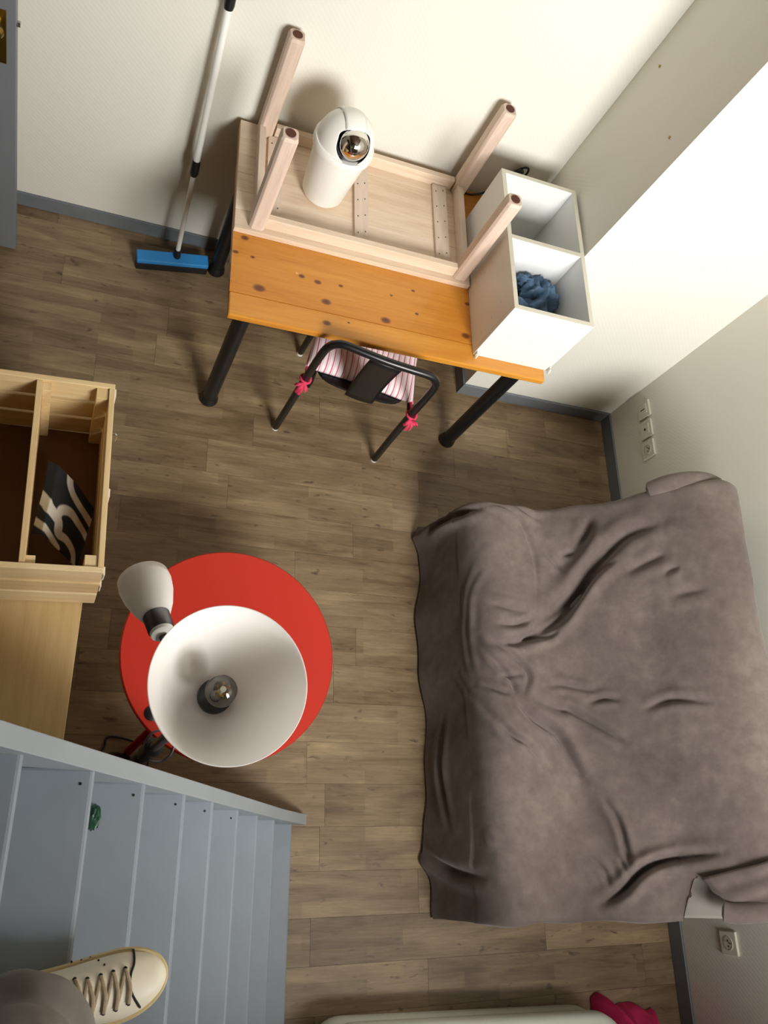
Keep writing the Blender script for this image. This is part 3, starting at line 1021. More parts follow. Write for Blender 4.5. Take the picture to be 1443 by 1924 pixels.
# ------------------------------------------------------------------ red round table
RX, RY, RZ, RR = 0.541, 0.589, 0.45, 0.333
rt = thing('round_table', 'round red side table under the white floor lamp', 'table', (RX, RY, 0))
obj('tabletop', MB().lathe([(0.001, -0.022), (RR - 0.006, -0.022), (RR, -0.016), (RR, -0.005), (RR - 0.004, 0), (0.001, 0)], (RX, RY, RZ), n=96, cap0=True, cap1=True), 'red_paint', rt, smooth=True)
for k in range(4):
    a = math.radians(226.8 + 90 * k)
    c, s_ = math.cos(a), math.sin(a)
    lg = obj('leg', MB().tube([(RX + c * 0.19, RY + s_ * 0.19, RZ - 0.022), (RX + c * 0.343, RY + s_ * 0.343, 0.012)], 0.0135, 16), 'dark_red', rt, smooth=True)
    obj('leg_cap', MB().cyl((RX + c * 0.343, RY + s_ * 0.343, 0), (RX + c * 0.341, RY + s_ * 0.341, 0.014), 0.0142, n=14), 'dark_red', lg)
obj('cable_hole_cap', MB().lathe([(0.022, 0), (0.022, 0.003), (0.018, 0.005), (0.001, 0.005)], (0.317, 0.397, RZ), n=24, cap0=True, cap1=True), 'black_plastic', rt, smooth=True, label='small black round cap near the table edge')

# ------------------------------------------------------------------ floor lamp
LX, LY = 0.268, 0.245
fl = thing('floor_lamp', 'white bowl floor lamp with small reading lamp beside red table', 'lamp', (LX, LY, 0))
obj('base', MB().lathe([(0.088, 0), (0.09, 0.006), (0.084, 0.014), (0.03, 0.02), (0.014, 0.03)], (LX, LY, 0), n=48, cap0=True, cap1=True), 'black_metal', fl, smooth=True)
pole = obj('pole', MB().tube([(LX, LY, 0.02), (LX, LY, 1.60)], 0.0115, 16), 'dull_metal', fl, smooth=True)
obj('pole_clamp', MB().tube([(LX, LY, 0.60), (LX, LY, 0.61), (LX, LY, 0.70), (LX, LY, 0.71)], [0.013, 0.019, 0.019, 0.013], 16), 'black_plastic', pole, smooth=True)
obj('pole_clamp', MB().tube([(LX, LY, 0.80), (LX, LY, 0.81), (LX, LY, 0.93), (LX, LY, 0.94)], [0.013, 0.022, 0.022, 0.013], 16), 'black_plastic', pole, smooth=True)
ringp = [(LX + 0.035 * math.cos(2 * math.pi * k / 20) + 0.02, LY + 0.01 + 0.035 * math.sin(2 * math.pi * k / 20), 0.87 + 0.02 * math.sin(2 * math.pi * k / 20)) for k in range(20)]
obj('cord_loop', MB().tube(ringp, 0.003, 8, closed=True), 'dull_metal', pole, smooth=True)
bo = (LX + 0.004, LY + 0.004, 1.60)
bowl = [(0.024, -0.001), (0.042, 0.003), (0.066, 0.022), (0.092, 0.055), (0.110, 0.090), (0.1215, 0.120), (0.1235, 0.1215), (0.1235, 0.118), (0.112, 0.086), (0.094, 0.051), (0.068, 0.018), (0.042, -0.001), (0.024, -0.005)]
obj('bowl_shade', MB().lathe(bowl, bo, n=96), 'opal', fl, smooth=True, autos=False, label='large white opal bowl shade open to the top')
so = obj('socket', MB().lathe([(0.001, 0.012), (0.018, 0.012), (0.018, 0.018), (0.0285, 0.010), (0.0285, -0.03), (0.012, -0.04)], bo, n=36, cap0=False, cap1=True), 'black_plastic', fl, smooth=True)
bulb = obj('bulb', MB().lathe([(0.010, 0.018), (0.012, 0.03), (0.021, 0.045), (0.0255, 0.062), (0.0235, 0.078), (0.015, 0.089), (0.0005, 0.0935)], (bo[0] - 0.002, bo[1] - 0.002, bo[2]), n=36), 'glass', fl, smooth=True, label='clear filament bulb')
fm = MB()
for k in range(6):
    a = k * math.pi / 3
    fm.tube([(bo[0] + 0.004 * math.cos(a), bo[1] + 0.004 * math.sin(a), 1.635), (bo[0] + 0.011 * math.cos(a + 0.5), bo[1] + 0.011 * math.sin(a + 0.5), 1.672)], 0.0014, 6)
obj('filament', fm, 'gold', bulb)
obj('glass_stem', MB().tube([(bo[0], bo[1], 1.615), (bo[0], bo[1], 1.655), (bo[0], bo[1], 1.672)], [0.009, 0.004, 0.005], 12), 'ivory_plastic', bulb, smooth=True)
c0 = Vector((0.190, 0.381, 1.500))
m0 = Vector((0.155, 0.492, 1.445))
ax = (m0 - c0).normalized()
arm = smooth_path([(LX, LY, 1.40), (LX - 0.02, LY + 0.03, 1.425), (0.222, 0.325, 1.485), tuple(c0 - ax * 0.014)], 6)
obj('reading_arm', MB().tube(arm, 0.0085, 12), 'dull_metal', fl, smooth=True)
rs = obj('reading_shade', MB().lathe([(0.018, 0.028), (0.027, 0.034), (0.037, 0.055), (0.046, 0.085), (0.049, 0.108), (0.0475, 0.125), (0.045, 0.125), (0.0465, 0.107), (0.043, 0.084), (0.034, 0.055), (0.018, 0.031)], tuple(c0), tuple(ax), 56), 'opal', fl, smooth=True, autos=False, label='small white opal reading lamp shade')
obj('collar', MB().lathe([(0.001, -0.004), (0.0205, -0.004), (0.0235, 0.0), (0.0245, 0.034), (0.020, 0.036), (0.001, 0.036)], tuple(c0), tuple(ax), 32, True, True), 'dull_metal', rs, smooth=True, label='brushed metal collar')
obj('collar_ring', MB().lathe([(0.001, -0.010), (0.0205, -0.010), (0.0215, -0.004), (0.001, -0.0035)], tuple(c0), tuple(ax), 32, True, True), 'white_plastic', rs, smooth=True)
lcab = obj('lamp_cord', MB().tube(smooth_path([(LX + 0.10, LY + 0.02, 0.016), (0.372, 0.35, 0.005), (0.319, 0.372, 0.005), (0.26, 0.385, 0.005), (0.232, 0.380, 0.005), (0.226, 0.345, 0.005), (0.20, 0.30, 0.005)], 6), 0.0035, 8), 'black_plastic', fl, smooth=True)

# ------------------------------------------------------------------ sofa bed and the throw over it
PROF = [(1.402, 0.012), (1.416, 0.12), (1.430, 0.24), (1.444, 0.33), (1.462, 0.375), (1.490, 0.405), (1.525, 0.420), (1.57, 0.426), (1.64, 0.424), (1.72, 0.422), (1.80, 0.455), (1.87, 0.510), (1.94, 0.578), (2.0, 0.640),
        (2.04, 0.700), (2.08, 0.760), (2.12, 0.818), (2.16, 0.862), (2.20, 0.885), (2.24, 0.892), (2.28, 0.885), (2.315, 0.862), (2.34, 0.80), (2.35, 0.70), (2.355, 0.52)]
YFAR, YNEAR = 1.228, -0.192
DSF = 0.055
sf = thing('sofa_bed', 'low sofa bed against the right wall hidden under a throw', 'sofa', (1.9, 0.5, 0))
obj('base_frame', B((1.47, -0.15, 0.07), (2.22, 1.19, 0.20)), 'black_metal', sf, bevel=0.004)
for (x, y) in ((1.52, -0.10), (1.52, 1.14), (2.16, -0.10), (2.16, 1.14)):
    obj('foot', MB().cyl((x, y, 0), (x, y, 0.07), 0.022, n=14), 'black_plastic', sf)
seatp = [(1.485, 0.20), (1.485, 0.34), (1.535, 0.392), (1.71, 0.394), (1.80, 0.43), (1.93, 0.545), (1.985, 0.60), (2.08, 0.50), (2.08, 0.20)]
obj('seat_mattress', MB().prism([(x + 0.012, z - DSF) for x, z in seatp], 'y', YNEAR + 0.03, YFAR - 0.03), 'pale_mattress', sf, bevel=0.01)
backp = [(1.99, 0.608), (2.06, 0.712), (2.10, 0.772), (2.15, 0.832), (2.20, 0.862), (2.26, 0.862), (2.30, 0.83), (2.25, 0.66), (2.085, 0.50)]
obj('back_mattress', MB().prism([(x + 0.010, z - DSF) for x, z in backp], 'y', -0.205, YFAR - 0.03), 'pale_mattress', sf, bevel=0.008, label='pale grey end of the back mattress')

CREASES = [
 ([(2.0, 1.10, 0.64), (1.90, 0.99, 0.54), (1.82, 0.88, 0.47), (1.72, 0.78, 0.42), (1.60, 0.66, 0.424), (1.56, 0.52, 0.425)], 0.075, 0.020),
 ([(1.90, 1.20, 0.54), (1.86, 1.10, 0.50), (1.80, 1.02, 0.455), (1.74, 0.96, 0.43)], 0.06, 0.016),
 ([(1.56, 0.50, 0.425), (1.66, 0.40, 0.423), (1.74, 0.28, 0.425), (1.80, 0.12, 0.455), (1.85, -0.10, 0.49)], 0.06, 0.012),
 ([(2.062, 1.127, 0.733), (1.985, 1.103, 0.625), (1.922, 1.039, 0.562), (1.864, 0.963, 0.505), (1.814, 0.883, 0.466), (1.745, 0.829, 0.431), (1.659, 0.759, 0.422)], 0.028, 0.024),
 ([(1.952, 1.008, 0.592), (1.891, 0.967, 0.531), (1.829, 0.89, 0.478), (1.777, 0.809, 0.445), (1.656, 0.731, 0.422), (1.539, 0.7, 0.423), (1.454, 0.73, 0.4)], 0.018, 0.017),
 ([(1.473, 1.235, 0.412), (1.563, 1.243, 0.425), (1.637, 1.203, 0.422), (1.673, 1.117, 0.421), (1.695, 1.01, 0.421), (1.679, 0.854, 0.421)], 0.012, 0.006),
 ([(1.619, 1.252, 0.423), (1.742, 1.199, 0.43)], 0.012, 0.008),
 ([(1.892, 1.195, 0.532), (1.877, 1.128, 0.517), (1.845, 1.084, 0.49)], 0.02, 0.012),
 ([(1.508, 0.771, 0.418), (1.597, 0.772, 0.424), (1.686, 0.817, 0.421)], 0.012, 0.008),
 ([(1.468, 1.008, 0.411), (1.43, 0.909, 0.346), (1.429, 0.784, 0.322), (1.429, 0.654, 0.334), (1.433, 0.569, 0.364)], 0.014, 0.010),
 ([(1.433, 0.569, 0.364), (1.508, 0.528, 0.418), (1.553, 0.521, 0.425)], 0.010, 0.008),
 ([(1.459, 0.711, 0.408), (1.538, 0.677, 0.423), (1.605, 0.637, 0.423), (1.631, 0.586, 0.423), (1.593, 0.514, 0.424)], 0.012, 0.011),
 ([(1.438, 0.726, 0.374), (1.481, 0.649, 0.413), (1.548, 0.581, 0.425), (1.572, 0.513, 0.424)], 0.012, 0.011),
 ([(1.69, 0.555, 0.421), (1.754, 0.56, 0.435), (1.814, 0.544, 0.466), (1.854, 0.528, 0.497)], 0.012, 0.007),
 ([(1.824, 0.495, 0.474), (1.877, 0.504, 0.517), (1.912, 0.491, 0.552)], 0.012, 0.008),
 ([(1.963, 0.455, 0.603), (2.028, 0.479, 0.682), (2.11, 0.452, 0.798)], 0.014, 0.008),
 ([(1.633, 0.508, 0.423), (1.746, 0.473, 0.431), (1.777, 0.464, 0.445), (1.868, 0.39, 0.508), (1.911, 0.345, 0.551)], 0.016, 0.014),
 ([(1.552, 0.509, 0.425), (1.626, 0.444, 0.423), (1.722, 0.389, 0.421), (1.768, 0.288, 0.441), (1.793, 0.23, 0.452)], 0.018, 0.015),
 ([(1.43, 0.516, 0.345), (1.483, 0.432, 0.414), (1.541, 0.374, 0.423), (1.596, 0.343, 0.424), (1.687, 0.255, 0.421)], 0.014, 0.013),
 ([(1.84, 0.164, 0.487), (1.872, 0.092, 0.512), (1.882, 0.015, 0.522), (1.888, -0.075, 0.528)], 0.012, 0.010),
 ([(1.79, -0.166, 0.451), (1.857, -0.127, 0.5), (1.914, -0.061, 0.554), (1.977, -0.029, 0.617), (2.077, -0.01, 0.756)], 0.016, 0.024),
 ([(1.777, -0.006, 0.445), (1.82, -0.059, 0.471), (1.834, -0.112, 0.482)], 0.010, 0.006),
 ([(1.862, -0.015, 0.503), (1.884, -0.083, 0.524)], 0.010, 0.006),
 ([(1.426, 0.617, 0.247), (1.43, 0.511, 0.344), (1.467, 0.451, 0.411)], 0.012, 0.010),
 ([(1.415, 1.227, 0.096), (1.424, 1.241, 0.193), (1.428, 1.234, 0.294), (1.492, 1.227, 0.415)], 0.018, 0.022),
 ([(2.046, 0.929, 0.709), (2.082, 0.948, 0.762)], 0.016, 0.006),
 ([(2.053, 0.843, 0.72), (2.135, 0.847, 0.828)], 0.02, 0.005),
 ([(1.966, 0.957, 0.606), (2.057, 1.004, 0.725)], 0.02, 0.008),
 ([(1.421, 0.083, 0.158), (1.416, 0.262, 0.108), (1.418, 0.48, 0.127)], 0.016, 0.012),
 ([(1.405, 0.022, 0.002), (1.421, -0.052, 0.161), (1.433, -0.08, 0.365)], 0.02, 0.014),
 ([(1.43, 0.077, 0.358), (1.451, 0.015, 0.395)], 0.012, 0.006),
 ([(1.486, 0.853, 0.414), (1.56, 0.833, 0.425), (1.633, 0.822, 0.423)], 0.016, 0.006),
 ([(1.732, 1.072, 0.425), (1.793, 0.991, 0.452)], 0.010, 0.006),
 ([(1.8, 1.06, 0.455), (1.836, 1.055, 0.483)], 0.012, 0.008),
 ([(1.604, 0.736, 0.423), (1.72, 0.737, 0.42), (1.764, 0.763, 0.439)], 0.012, 0.008),
 ([(1.512, 0.58, 0.419), (1.611, 0.594, 0.423)], 0.010, 0.006),
]


def build_throw():
    pf = np.array(smooth_path([(x, 0, z) for x, z in PROF], 6))[:, [0, 2]]
    L = np.concatenate([[0], np.cumsum(np.hypot(*np.diff(pf, axis=0).T))])
    ns, nt_ = 320, 440
    S = np.linspace(0, L[-1], ns)
    px = np.interp(S, L, pf[:, 0])
    pz = np.interp(S, L, pf[:, 1])
    drop = 0.44
    T_ = np.linspace(YNEAR - drop, YFAR + drop, nt_)
    P = np.zeros((ns, nt_, 3))
    hem = np.zeros((ns, nt_))
    for i in range(ns):
        yn = YNEAR
        k = min(1, max(0, (px[i] - 1.995) / 0.03)) if S[i] > 0.5 else 0
        yn = YNEAR + 0.115 * k + 0.05 * min(1, max(0, (px[i] - 2.03) / 0.12))
        dl = drop if k < 0.5 else 0.06
        for j in range(nt_):
            t = T_[j]
            if t > YFAR:
                e_ = (t - YFAR)
                r = 0.025
                out = r * math.sin(min(e_ / r, math.pi / 2)) if e_ < r * math.pi / 2 else r
                dn = r * (1 - math.cos(min(e_ / r, math.pi / 2))) + max(0, e_ - r * math.pi / 2)
                fold = 0.012 * math.sin(px[i] * 34 + 1.0) * min(1, e_ / 0.1)
                P[i, j] = (px[i], YFAR + out + fold + 0.04 * min(1, e_ / drop), max(pz[i] - dn, 0.014 + 0.002 * math.sin(i)))
                hem[i, j] = min(1, e_ / 0.05)
            elif t < YNEAR:
                e_ = (YNEAR - t) * dl / drop
                r = 0.022
                out = r * math.sin(min(e_ / r, math.pi / 2)) if e_ < r * math.pi / 2 else r
                dn = r * (1 - math.cos(min(e_ / r, math.pi / 2))) + max(0, e_ - r * math.pi / 2)
                fold = 0.010 * math.sin(px[i] * 30) * min(1, e_ / 0.1)
                P[i, j] = (px[i], yn - out - fold, max(pz[i] - dn, 0.014 + 0.002 * math.sin(i)))
                hem[i, j] = min(1, e_ / 0.05)
            else:
                f_ = (t - YNEAR) / (YFAR - YNEAR)
                P[i, j] = (px[i], yn + (YFAR - yn) * f_, pz[i])
    base = P.copy()
    # normals
    du = np.gradient(P, axis=0)
    dv_ = np.gradient(P, axis=1)
    N = np.cross(dv_, du)
    N /= np.linalg.norm(N, axis=2, keepdims=True) + 1e-9
    c = N[150, 220]
    if c[2] < 0:
        N = -N
    D = np.zeros((ns, nt_))
    flat = base.reshape(-1, 3)
    for pts, wd, dp in CREASES:
        pts = np.array(smooth_path(pts, 4))
        best = np.full(len(flat), 9.0)
        bt = np.zeros(len(flat))
        for k in range(len(pts) - 1):
            a_, b2 = pts[k], pts[k + 1]
            ab = b2 - a_
            t = np.clip(((flat - a_) @ ab) / (ab @ ab), 0, 1)
            dd = np.linalg.norm(flat - a_ - t[:, None] * ab, axis=1)
            m_ = dd < best
            best[m_] = dd[m_]
            bt[m_] = (k + t[m_]) / (len(pts) - 1)
        tap = np.clip(np.sin(np.pi * np.clip(bt, 0.015, 0.985)), 0, 1) ** 0.8
        q = best / wd
        dp = dp * (1.75 if wd < 0.03 else 1.3)
        D += (dp * tap * (-1.0 * np.exp(-(q * 1.45) ** 2) + 0.5 * np.exp(-((q - 1.8) / 1.1) ** 2))).reshape(ns, nt_)
    for i in range(ns):
        for j in range(nt_):
            p = Vector(base[i, j])
            D[i, j] += 0.010 * noise.noise(p * 3.1) + 0.004 * noise.noise(p * 8.3) + 0.0012 * noise.noise(p * 24)
            if p.x < 1.436 and p.z < 0.38:      # the front drape hangs in soft vertical folds and bunches at the floor
                k = (0.38 - p.z) / 0.38
                D[i, j] += k * (0.012 * math.sin(p.y * 9 + 0.6) + 0.006 * math.sin(p.y * 23)) + 0.012 * k ** 3
                D[i, j] += 0.035 * math.exp(-((p.y - 1.24) / 0.05) ** 2) * k + 0.030 * math.exp(-((p.y + 0.02) / 0.05) ** 2) * k
    D *= (1 - 0.5 * hem)
    P = base + N * D[:, :, None]
    P[:, :, 2] = np.maximum(P[:, :, 2], 0.006)
    P[:, :, 0] = np.minimum(P[:, :, 0], XR - 0.02)
    return MB().grid(P)


th = obj('sofa_throw', build_throw(), 'throw', smooth=True, autos=False)
tag(th, 'large taupe plush throw draped in folds over the sofa bed', 'blanket')
fold = MB()
fold.tube(smooth_path([(2.045, -0.178, 0.745), (2.075, -0.185, 0.775), (2.13, -0.180, 0.835), (2.20, -0.17, 0.885), (2.30, -0.165, 0.88)], 6), [0.012] + [0.030] * 23 + [0.026], 16, flat=0.7)
obj('trailing_fold', fold, 'throw', th, smooth=True)
A_ = [(2.028, -0.085), (2.05, -0.13), (2.075, -0.165), (2.11, -0.185)]
B_ = [(2.17, -0.03), (2.19, -0.06), (2.21, -0.10), (2.24, -0.14)]
pa = np.array(smooth_path([(x, y, 0) for x, y in A_], 6))
pb = np.array(smooth_path([(x, y, 0) for x, y in B_], 6))
pfx, pfz = [p[0] for p in PROF], [p[1] for p in PROF]
G = np.zeros((len(pa), 14, 3))
for i in range(len(pa)):
    for j in range(14):
        q = pa[i] + (pb[i] - pa[i]) * j / 13
        G[i, j] = (q[0], q[1], np.interp(q[0], pfx[9:20], pfz[9:20]) + 0.012 + 0.006 * math.sin(i * 0.9) + 0.004 * math.sin(j * 0.8))
obj('trailing_corner', MB().grid(G), 'throw', th, smooth=True, solid=0.006, autos=False)
obj('piping', MB().tube(smooth_path([(2.012, -0.09, 0.628), (2.008, -0.15, 0.622), (2.004, -0.200, 0.612)], 4), 0.005, 8), 'white_plastic', sf, smooth=True, label='white piping along the mattress end')
fold = MB()
fold.tube(smooth_path([(2.05, 1.258, 0.690), (2.09, 1.268, 0.755), (2.14, 1.268, 0.808), (2.20, 1.26, 0.838), (2.27, 1.25, 0.828)], 6), [0.016] + [0.038] * 23 + [0.03], 16, flat=0.7)
obj('trailing_fold', fold, 'throw', th, smooth=True)

# ------------------------------------------------------------------ wall sockets on the right wall


def outlet(name, yc, zc, label, kind, group=None, s=0.080):
    t = thing(name, label, 'socket', (XR, yc, zc), group=group)
    h = s / 2
    obj('plate', B((XR - 0.011, yc - h, zc - h), (XR - 0.0002, yc + h, zc + h)), 'ivory_plastic', t, bevel=0.003)
    xf = XR - 0.011
    if kind == 'power':
        ringm = MB().lathe([(0.0215, 0), (0.0235, 0.0), (0.0235, 0.002), (0.0215, 0.002)], (xf, yc, zc), (-1, 0, 0), 28)
        obj('socket_rim', ringm, 'ivory_plastic', t, smooth=True)
        obj('socket_well', MB().cyl((xf + 0.0001, yc, zc), (xf - 0.0006, yc, zc), 0.0212, n=28), 'grey_edge', t)
        for q in (-0.0095, 0.0095):
            obj('pin_hole', MB().cyl((xf, yc + q, zc), (xf - 0.001, yc + q, zc), 0.0032, n=10), 'dark_hole', t)
        obj('earth_pin', MB().cyl((xf, yc, zc + 0.012), (xf - 0.006, yc, zc + 0.012), 0.0024, n=8), 'dull_metal', t)
    elif kind == 'aerial':
        obj('insert', B((xf - 0.003, yc - 0.024, zc - 0.024), (xf, yc + 0.024, zc + 0.024)), 'ivory_plastic', t, bevel=0.001)
        obj('aerial_hole', MB().cyl((xf - 0.0028, yc, zc), (xf - 0.004, yc, zc), 0.006, n=14), 'dark_hole', t)
    else:
        obj('insert', B((xf - 0.003, yc - 0.024, zc - 0.024), (xf, yc + 0.024, zc + 0.024)), 'ivory_plastic', t, bevel=0.001)
        obj('slot', B((xf - 0.0036, yc - 0.002, zc - 0.014), (xf - 0.0028, yc + 0.002, zc + 0.014)), 'dark_hole', t)
    return t


outlet('wall_socket', 1.888, 0.312, 'white wall outlet with one dark slot, nearest the room corner', 'phone')
outlet('wall_socket', 1.788, 0.308, 'white wall outlet with a small round aerial hole, middle of the three', 'aerial')
outlet('wall_socket', 1.690, 0.302, 'white power socket with round well, nearest the sofa', 'power')
outlet('wall_socket', -0.318, 0.322, 'single white power socket in shade on the right wall, past the sofa near end', 'power')

# ------------------------------------------------------------------ white mattress at the lower edge, pink cloth beside it
ma = thing('folded_mattress', 'white folded mattress lying on the floor at the bottom edge, rounded corner', 'mattress', (1.45, -0.65, 0))
poly = []
x0, x1, y0, y1, rc = 0.935, 2.02, -1.10, -0.475, 0.11
for (cx, cy, a0) in ((x1 - rc, y1 - rc, 0), (x0 + rc, y1 - rc, 90), (x0 + rc, y0 + rc, 180), (x1 - rc, y0 + rc, 270)):
    for k in range(10):
        a = math.radians(a0 + 10 * k)
        x, y = cx + rc * math.cos(a), cy + rc * math.sin(a)
        poly.append((x, y - 0.035 * (x - 1.0)))


def pillow_rings(zs):
    cx, cy = (x0 + x1) / 2, (y0 + y1) / 2
    return [[(x + (cx - x) * q / abs(x1 - x0) * 2, y + (cy - y) * q / abs(y1 - y0) * 2, z) for x, y in poly] for z, q in zs]


obj('lower_half', MB().rings(pillow_rings([(0.0, 0.02), (0.02, 0.004), (0.06, 0.0), (0.10, 0.004), (0.122, 0.02)])), 'white_sheet', ma, smooth=True)
obj('upper_half', MB().rings(pillow_rings([(0.124, 0.02), (0.145, 0.004), (0.19, 0.0), (0.225, 0.006), (0.243, 0.022), (0.25, 0.06)])), 'white_sheet', ma, smooth=True)
n = 60
P = np.zeros((n, n, 3))
for i in range(n):
    for j in range(n):
        u, v = i / (n - 1), j / (n - 1)
        x = 2.035 + 0.27 * u
        y = -1.0 + 0.50 * v - 0.05 * u
        q = Vector((u * 4, v * 5, 2))
        r_ = min(u, v, 1 - u, 1 - v) * 2
        z = 0.006 + (0.19 - 0.10 * u) * min(1, r_ * 2.6) ** 0.6 + 0.05 * (1 - 2 * abs(noise.noise(q))) * min(1, r_ * 4) + 0.02 * noise.noise(q * 3) * min(1, r_ * 4)
        y += 0.03 * noise.noise(Vector((u * 4, v * 3, 9)))
        P[i, j] = (x, y, max(z, 0.004))
pk = obj('pink_cloth', MB().grid(P), 'pink_cloth', smooth=True, autos=False)
tag(pk, 'bright pink cloth bunched beside the white mattress at the lower right', 'cloth')

# ------------------------------------------------------------------ the photographer's foot on the stairs
pe = thing('person', 'leg of a person in grey-brown trousers and worn white sneaker standing on stairs', 'person', (0.05, -0.19, 1.465))
FZ = 1.465
HX, TXX = -0.05, 0.243       # heel and toe


def foot_y(u):
    return -0.196 + 0.030 * u - 0.006 * math.sin(math.pi * u)


def half_w(u):
    pts_u = [0, 0.04, 0.12, 0.3, 0.45, 0.62, 0.75, 0.86, 0.94, 0.985, 1.0]
    pts_w = [0.010, 0.024, 0.033, 0.036, 0.040, 0.047, 0.0495, 0.046, 0.035, 0.018, 0.006]
    if u > 0.72:
        return 0.0497 * max(0.0, 1 - ((u - 0.72) / 0.281) ** 2.3) ** 0.5
    return float(np.interp(u, pts_u, pts_w))


def upper_h(u):
    return float(np.interp(u, [0, 0.1, 0.35, 0.5, 0.62, 0.75, 0.88, 0.96, 1], [0.085, 0.095, 0.098, 0.088, 0.072, 0.060, 0.050, 0.042, 0.030]))


def shoe_top(x, y):
    u = (x - HX) / (TXX - HX)
    s = (y - foot_y(u)) / (half_w(u) * 0.95)
    return FZ + 0.024 + (upper_h(u) - 0.024) * max(0.0, 1 - abs(s) ** 2.4) ** (1 / 2.0)


us = [0.0, 0.02, 0.05, 0.1, 0.16, 0.24, 0.32, 0.4, 0.48, 0.55, 0.62, 0.68, 0.74, 0.8, 0.85, 0.89, 0.92, 0.945, 0.965, 0.98, 0.99, 0.996, 1.0]
rings = []
for u in us:
    x = HX + (TXX - HX) * u
    ring = []
    for k in range(25):
        s = -1 + 2 * k / 24
        s = math.sin(s * math.pi / 2)
        y = foot_y(u) + s * half_w(u) * 0.95
        ring.append((x, y, FZ + 0.020 + max(0.0, upper_h(u) - 0.020) * max(0.0, 1 - abs(s) ** 2.4) ** 0.5))
    ring += [(x, foot_y(u) + half_w(u) * 0.9 * q, FZ + 0.016) for q in (0.6, 0, -0.6)]
    rings.append(ring)
sn = obj('sneaker', MB().rings(rings), 'shoe_white', pe, smooth=True, subsurf=1, autos=False, label='worn white leather sneaker')
rings = []
for (zz, kx) in ((0.0, 0.98), (0.004, 1.04), (0.022, 1.06), (0.026, 1.02)):
    ring = []
    for side in (1, -1):
        for u in (us if side == 1 else us[::-1]):
            x = HX + (TXX - HX) * u
            x = 0.097 + (x - 0.097) * (1 + (kx - 1) * 0.4)
            ring.append((x, foot_y(u) + side * half_w(u) * kx, FZ + zz))
    rings.append(ring)
obj('sole', MB().rings(rings), 'shoe_sole', sn, smooth=True, label='yellowed rubber sole')


def on_shoe(pts, lift=0.0015):
    return [(x, y, shoe_top(x, y) + lift) for x, y in pts]


def densify(pts, k=5):
    return [(x, y) for x, y, _ in smooth_path([(a_, c_, 0) for a_, c_ in pts], k)]


obj('toe_seam', MB().tube(on_shoe(densify([(0.190, -0.128), (0.190, -0.145), (0.186, -0.158), (0.186, -0.172), (0.191, -0.187), (0.205, -0.206)]), 0.0003), 0.0018, 6), 'dark_hole', sn)
ups = [(0.104, -0.159), (0.122, -0.160), (0.141, -0.157), (0.159, -0.154), (0.177, -0.151)]
lows = [(0.118, -0.204), (0.133, -0.206), (0.150, -0.207), (0.168, -0.204), (0.186, -0.198)]
for (a_, c_) in zip(ups, lows):
    mid = ((a_[0] + c_[0]) / 2 + 0.004, (a_[1] + c_[1]) / 2)
    obj('lace', MB().tube(on_shoe(densify([a_, mid, c_]), 0.004), 0.0030, 8, flat=0.6), 'lace', sn, smooth=True)
for k in range(4):
    obj('lace', MB().tube(on_shoe(densify([lows[k], ((lows[k][0] + ups[k + 1][0]) / 2, (lows[k][1] + ups[k + 1][1]) / 2), ups[k + 1]]), 0.0022), 0.0027, 8, flat=0.6), 'lace', sn, smooth=True)
for (x, y) in ups + lows:
    z = shoe_top(x, y)
    obj('eyelet', MB().tube([(x, y, z - 0.002), (x, y, z + 0.002)], 0.0032, 10), 'dark_hole', sn)
for (x, y) in ((0.10, -0.140), (0.114, -0.139), (0.127, -0.136), (0.138, -0.139), (0.146, -0.144)):
    z = shoe_top(x, y)
    obj('vent_hole', MB().tube([(x, y, z - 0.002), (x, y, z + 0.0006)], 0.0016, 8), 'dark_hole', sn)
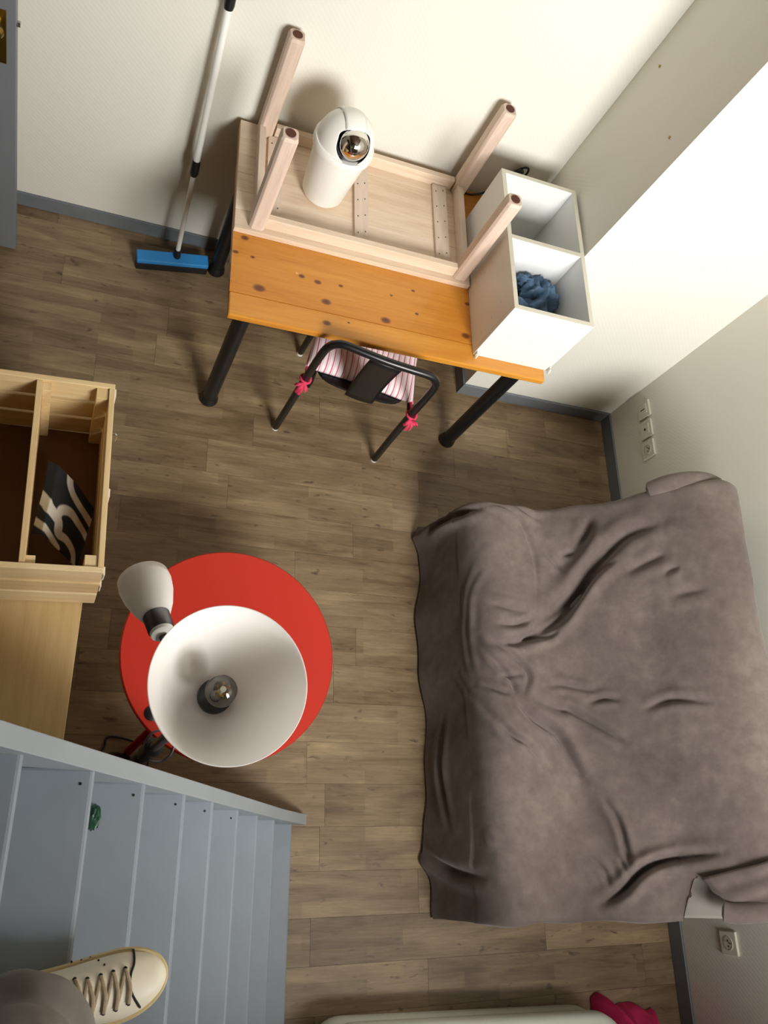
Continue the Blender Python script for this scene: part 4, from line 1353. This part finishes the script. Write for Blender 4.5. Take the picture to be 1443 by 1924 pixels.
# trouser leg
cs = [(0.050, -0.262, 1.531, 0.088, 0.114), (0.050, -0.262, 1.538, 0.096, 0.122), (0.050, -0.262, 1.556, 0.094, 0.120), (0.050, -0.264, 1.566, 0.078, 0.102), (0.052, -0.265, 1.578, 0.080, 0.104), (0.056, -0.266, 1.60, 0.086, 0.112), (0.058, -0.267, 1.625, 0.084, 0.112),
      (0.060, -0.268, 1.645, 0.076, 0.100), (0.062, -0.268, 1.68, 0.078, 0.102), (0.064, -0.269, 1.76, 0.076, 0.098), (0.066, -0.272, 1.88, 0.080, 0.096), (0.066, -0.278, 2.00, 0.084, 0.096), (0.062, -0.288, 2.14, 0.092, 0.098), (0.05, -0.30, 2.28, 0.10, 0.105), (0.04, -0.31, 2.40, 0.105, 0.11)]
rings = []
for (x, y, z, rx, ry) in cs:
    if z > 1.56:
        k_ = min(1, (z - 1.56) / 0.02) * max(0.0, 1 - max(0, z - 1.7) / 0.3)
        x, rx, ry = x - 0.010 * k_, rx - 0.016 * k_, ry - 0.024 * k_
    ring = []
    for k in range(48):
        a = 2 * math.pi * k / 48
        ca, sa = math.cos(a), math.sin(a)
        ex = 3.5 if ca < 0 and sa > 0 else 2.0
        se = (abs(ca) ** ex + abs(sa) ** ex) ** (-1 / ex)
        q = Vector((ca * 1.4, sa * 1.4, z * 9))
        f_ = se * (1 + 0.07 * noise.noise(q) + 0.04 * noise.noise(q * 2.7))
        px_, py_ = x + rx * f_ * ca, y + ry * f_ * sa
        ring.append((max(px_, -0.004), py_, z + (0.014 * noise.noise(Vector((ca * 1.2, sa * 1.2, 3))) + 0.012 * math.sin(a * 1.0 + 0.8)) * (1 if 1.535 < z < 1.70 else 0.3)))
    rings.append(ring)
obj('trouser_leg', MB().rings(rings), 'trouser', pe, smooth=True, subsurf=1, autos=False, label='loose grey-brown trouser leg')

# a dark green scrap on the second visible tread
gs = crumple((0.126, 0.076, 1.2705), 0.011, (1.0, 1.9, 0.45), 3, 24, 0.9, 1.2663)
tag(obj('foil_scrap', gs, 'green', smooth=True), 'dark green crumpled scrap lying on a grey stair tread', 'scrap')
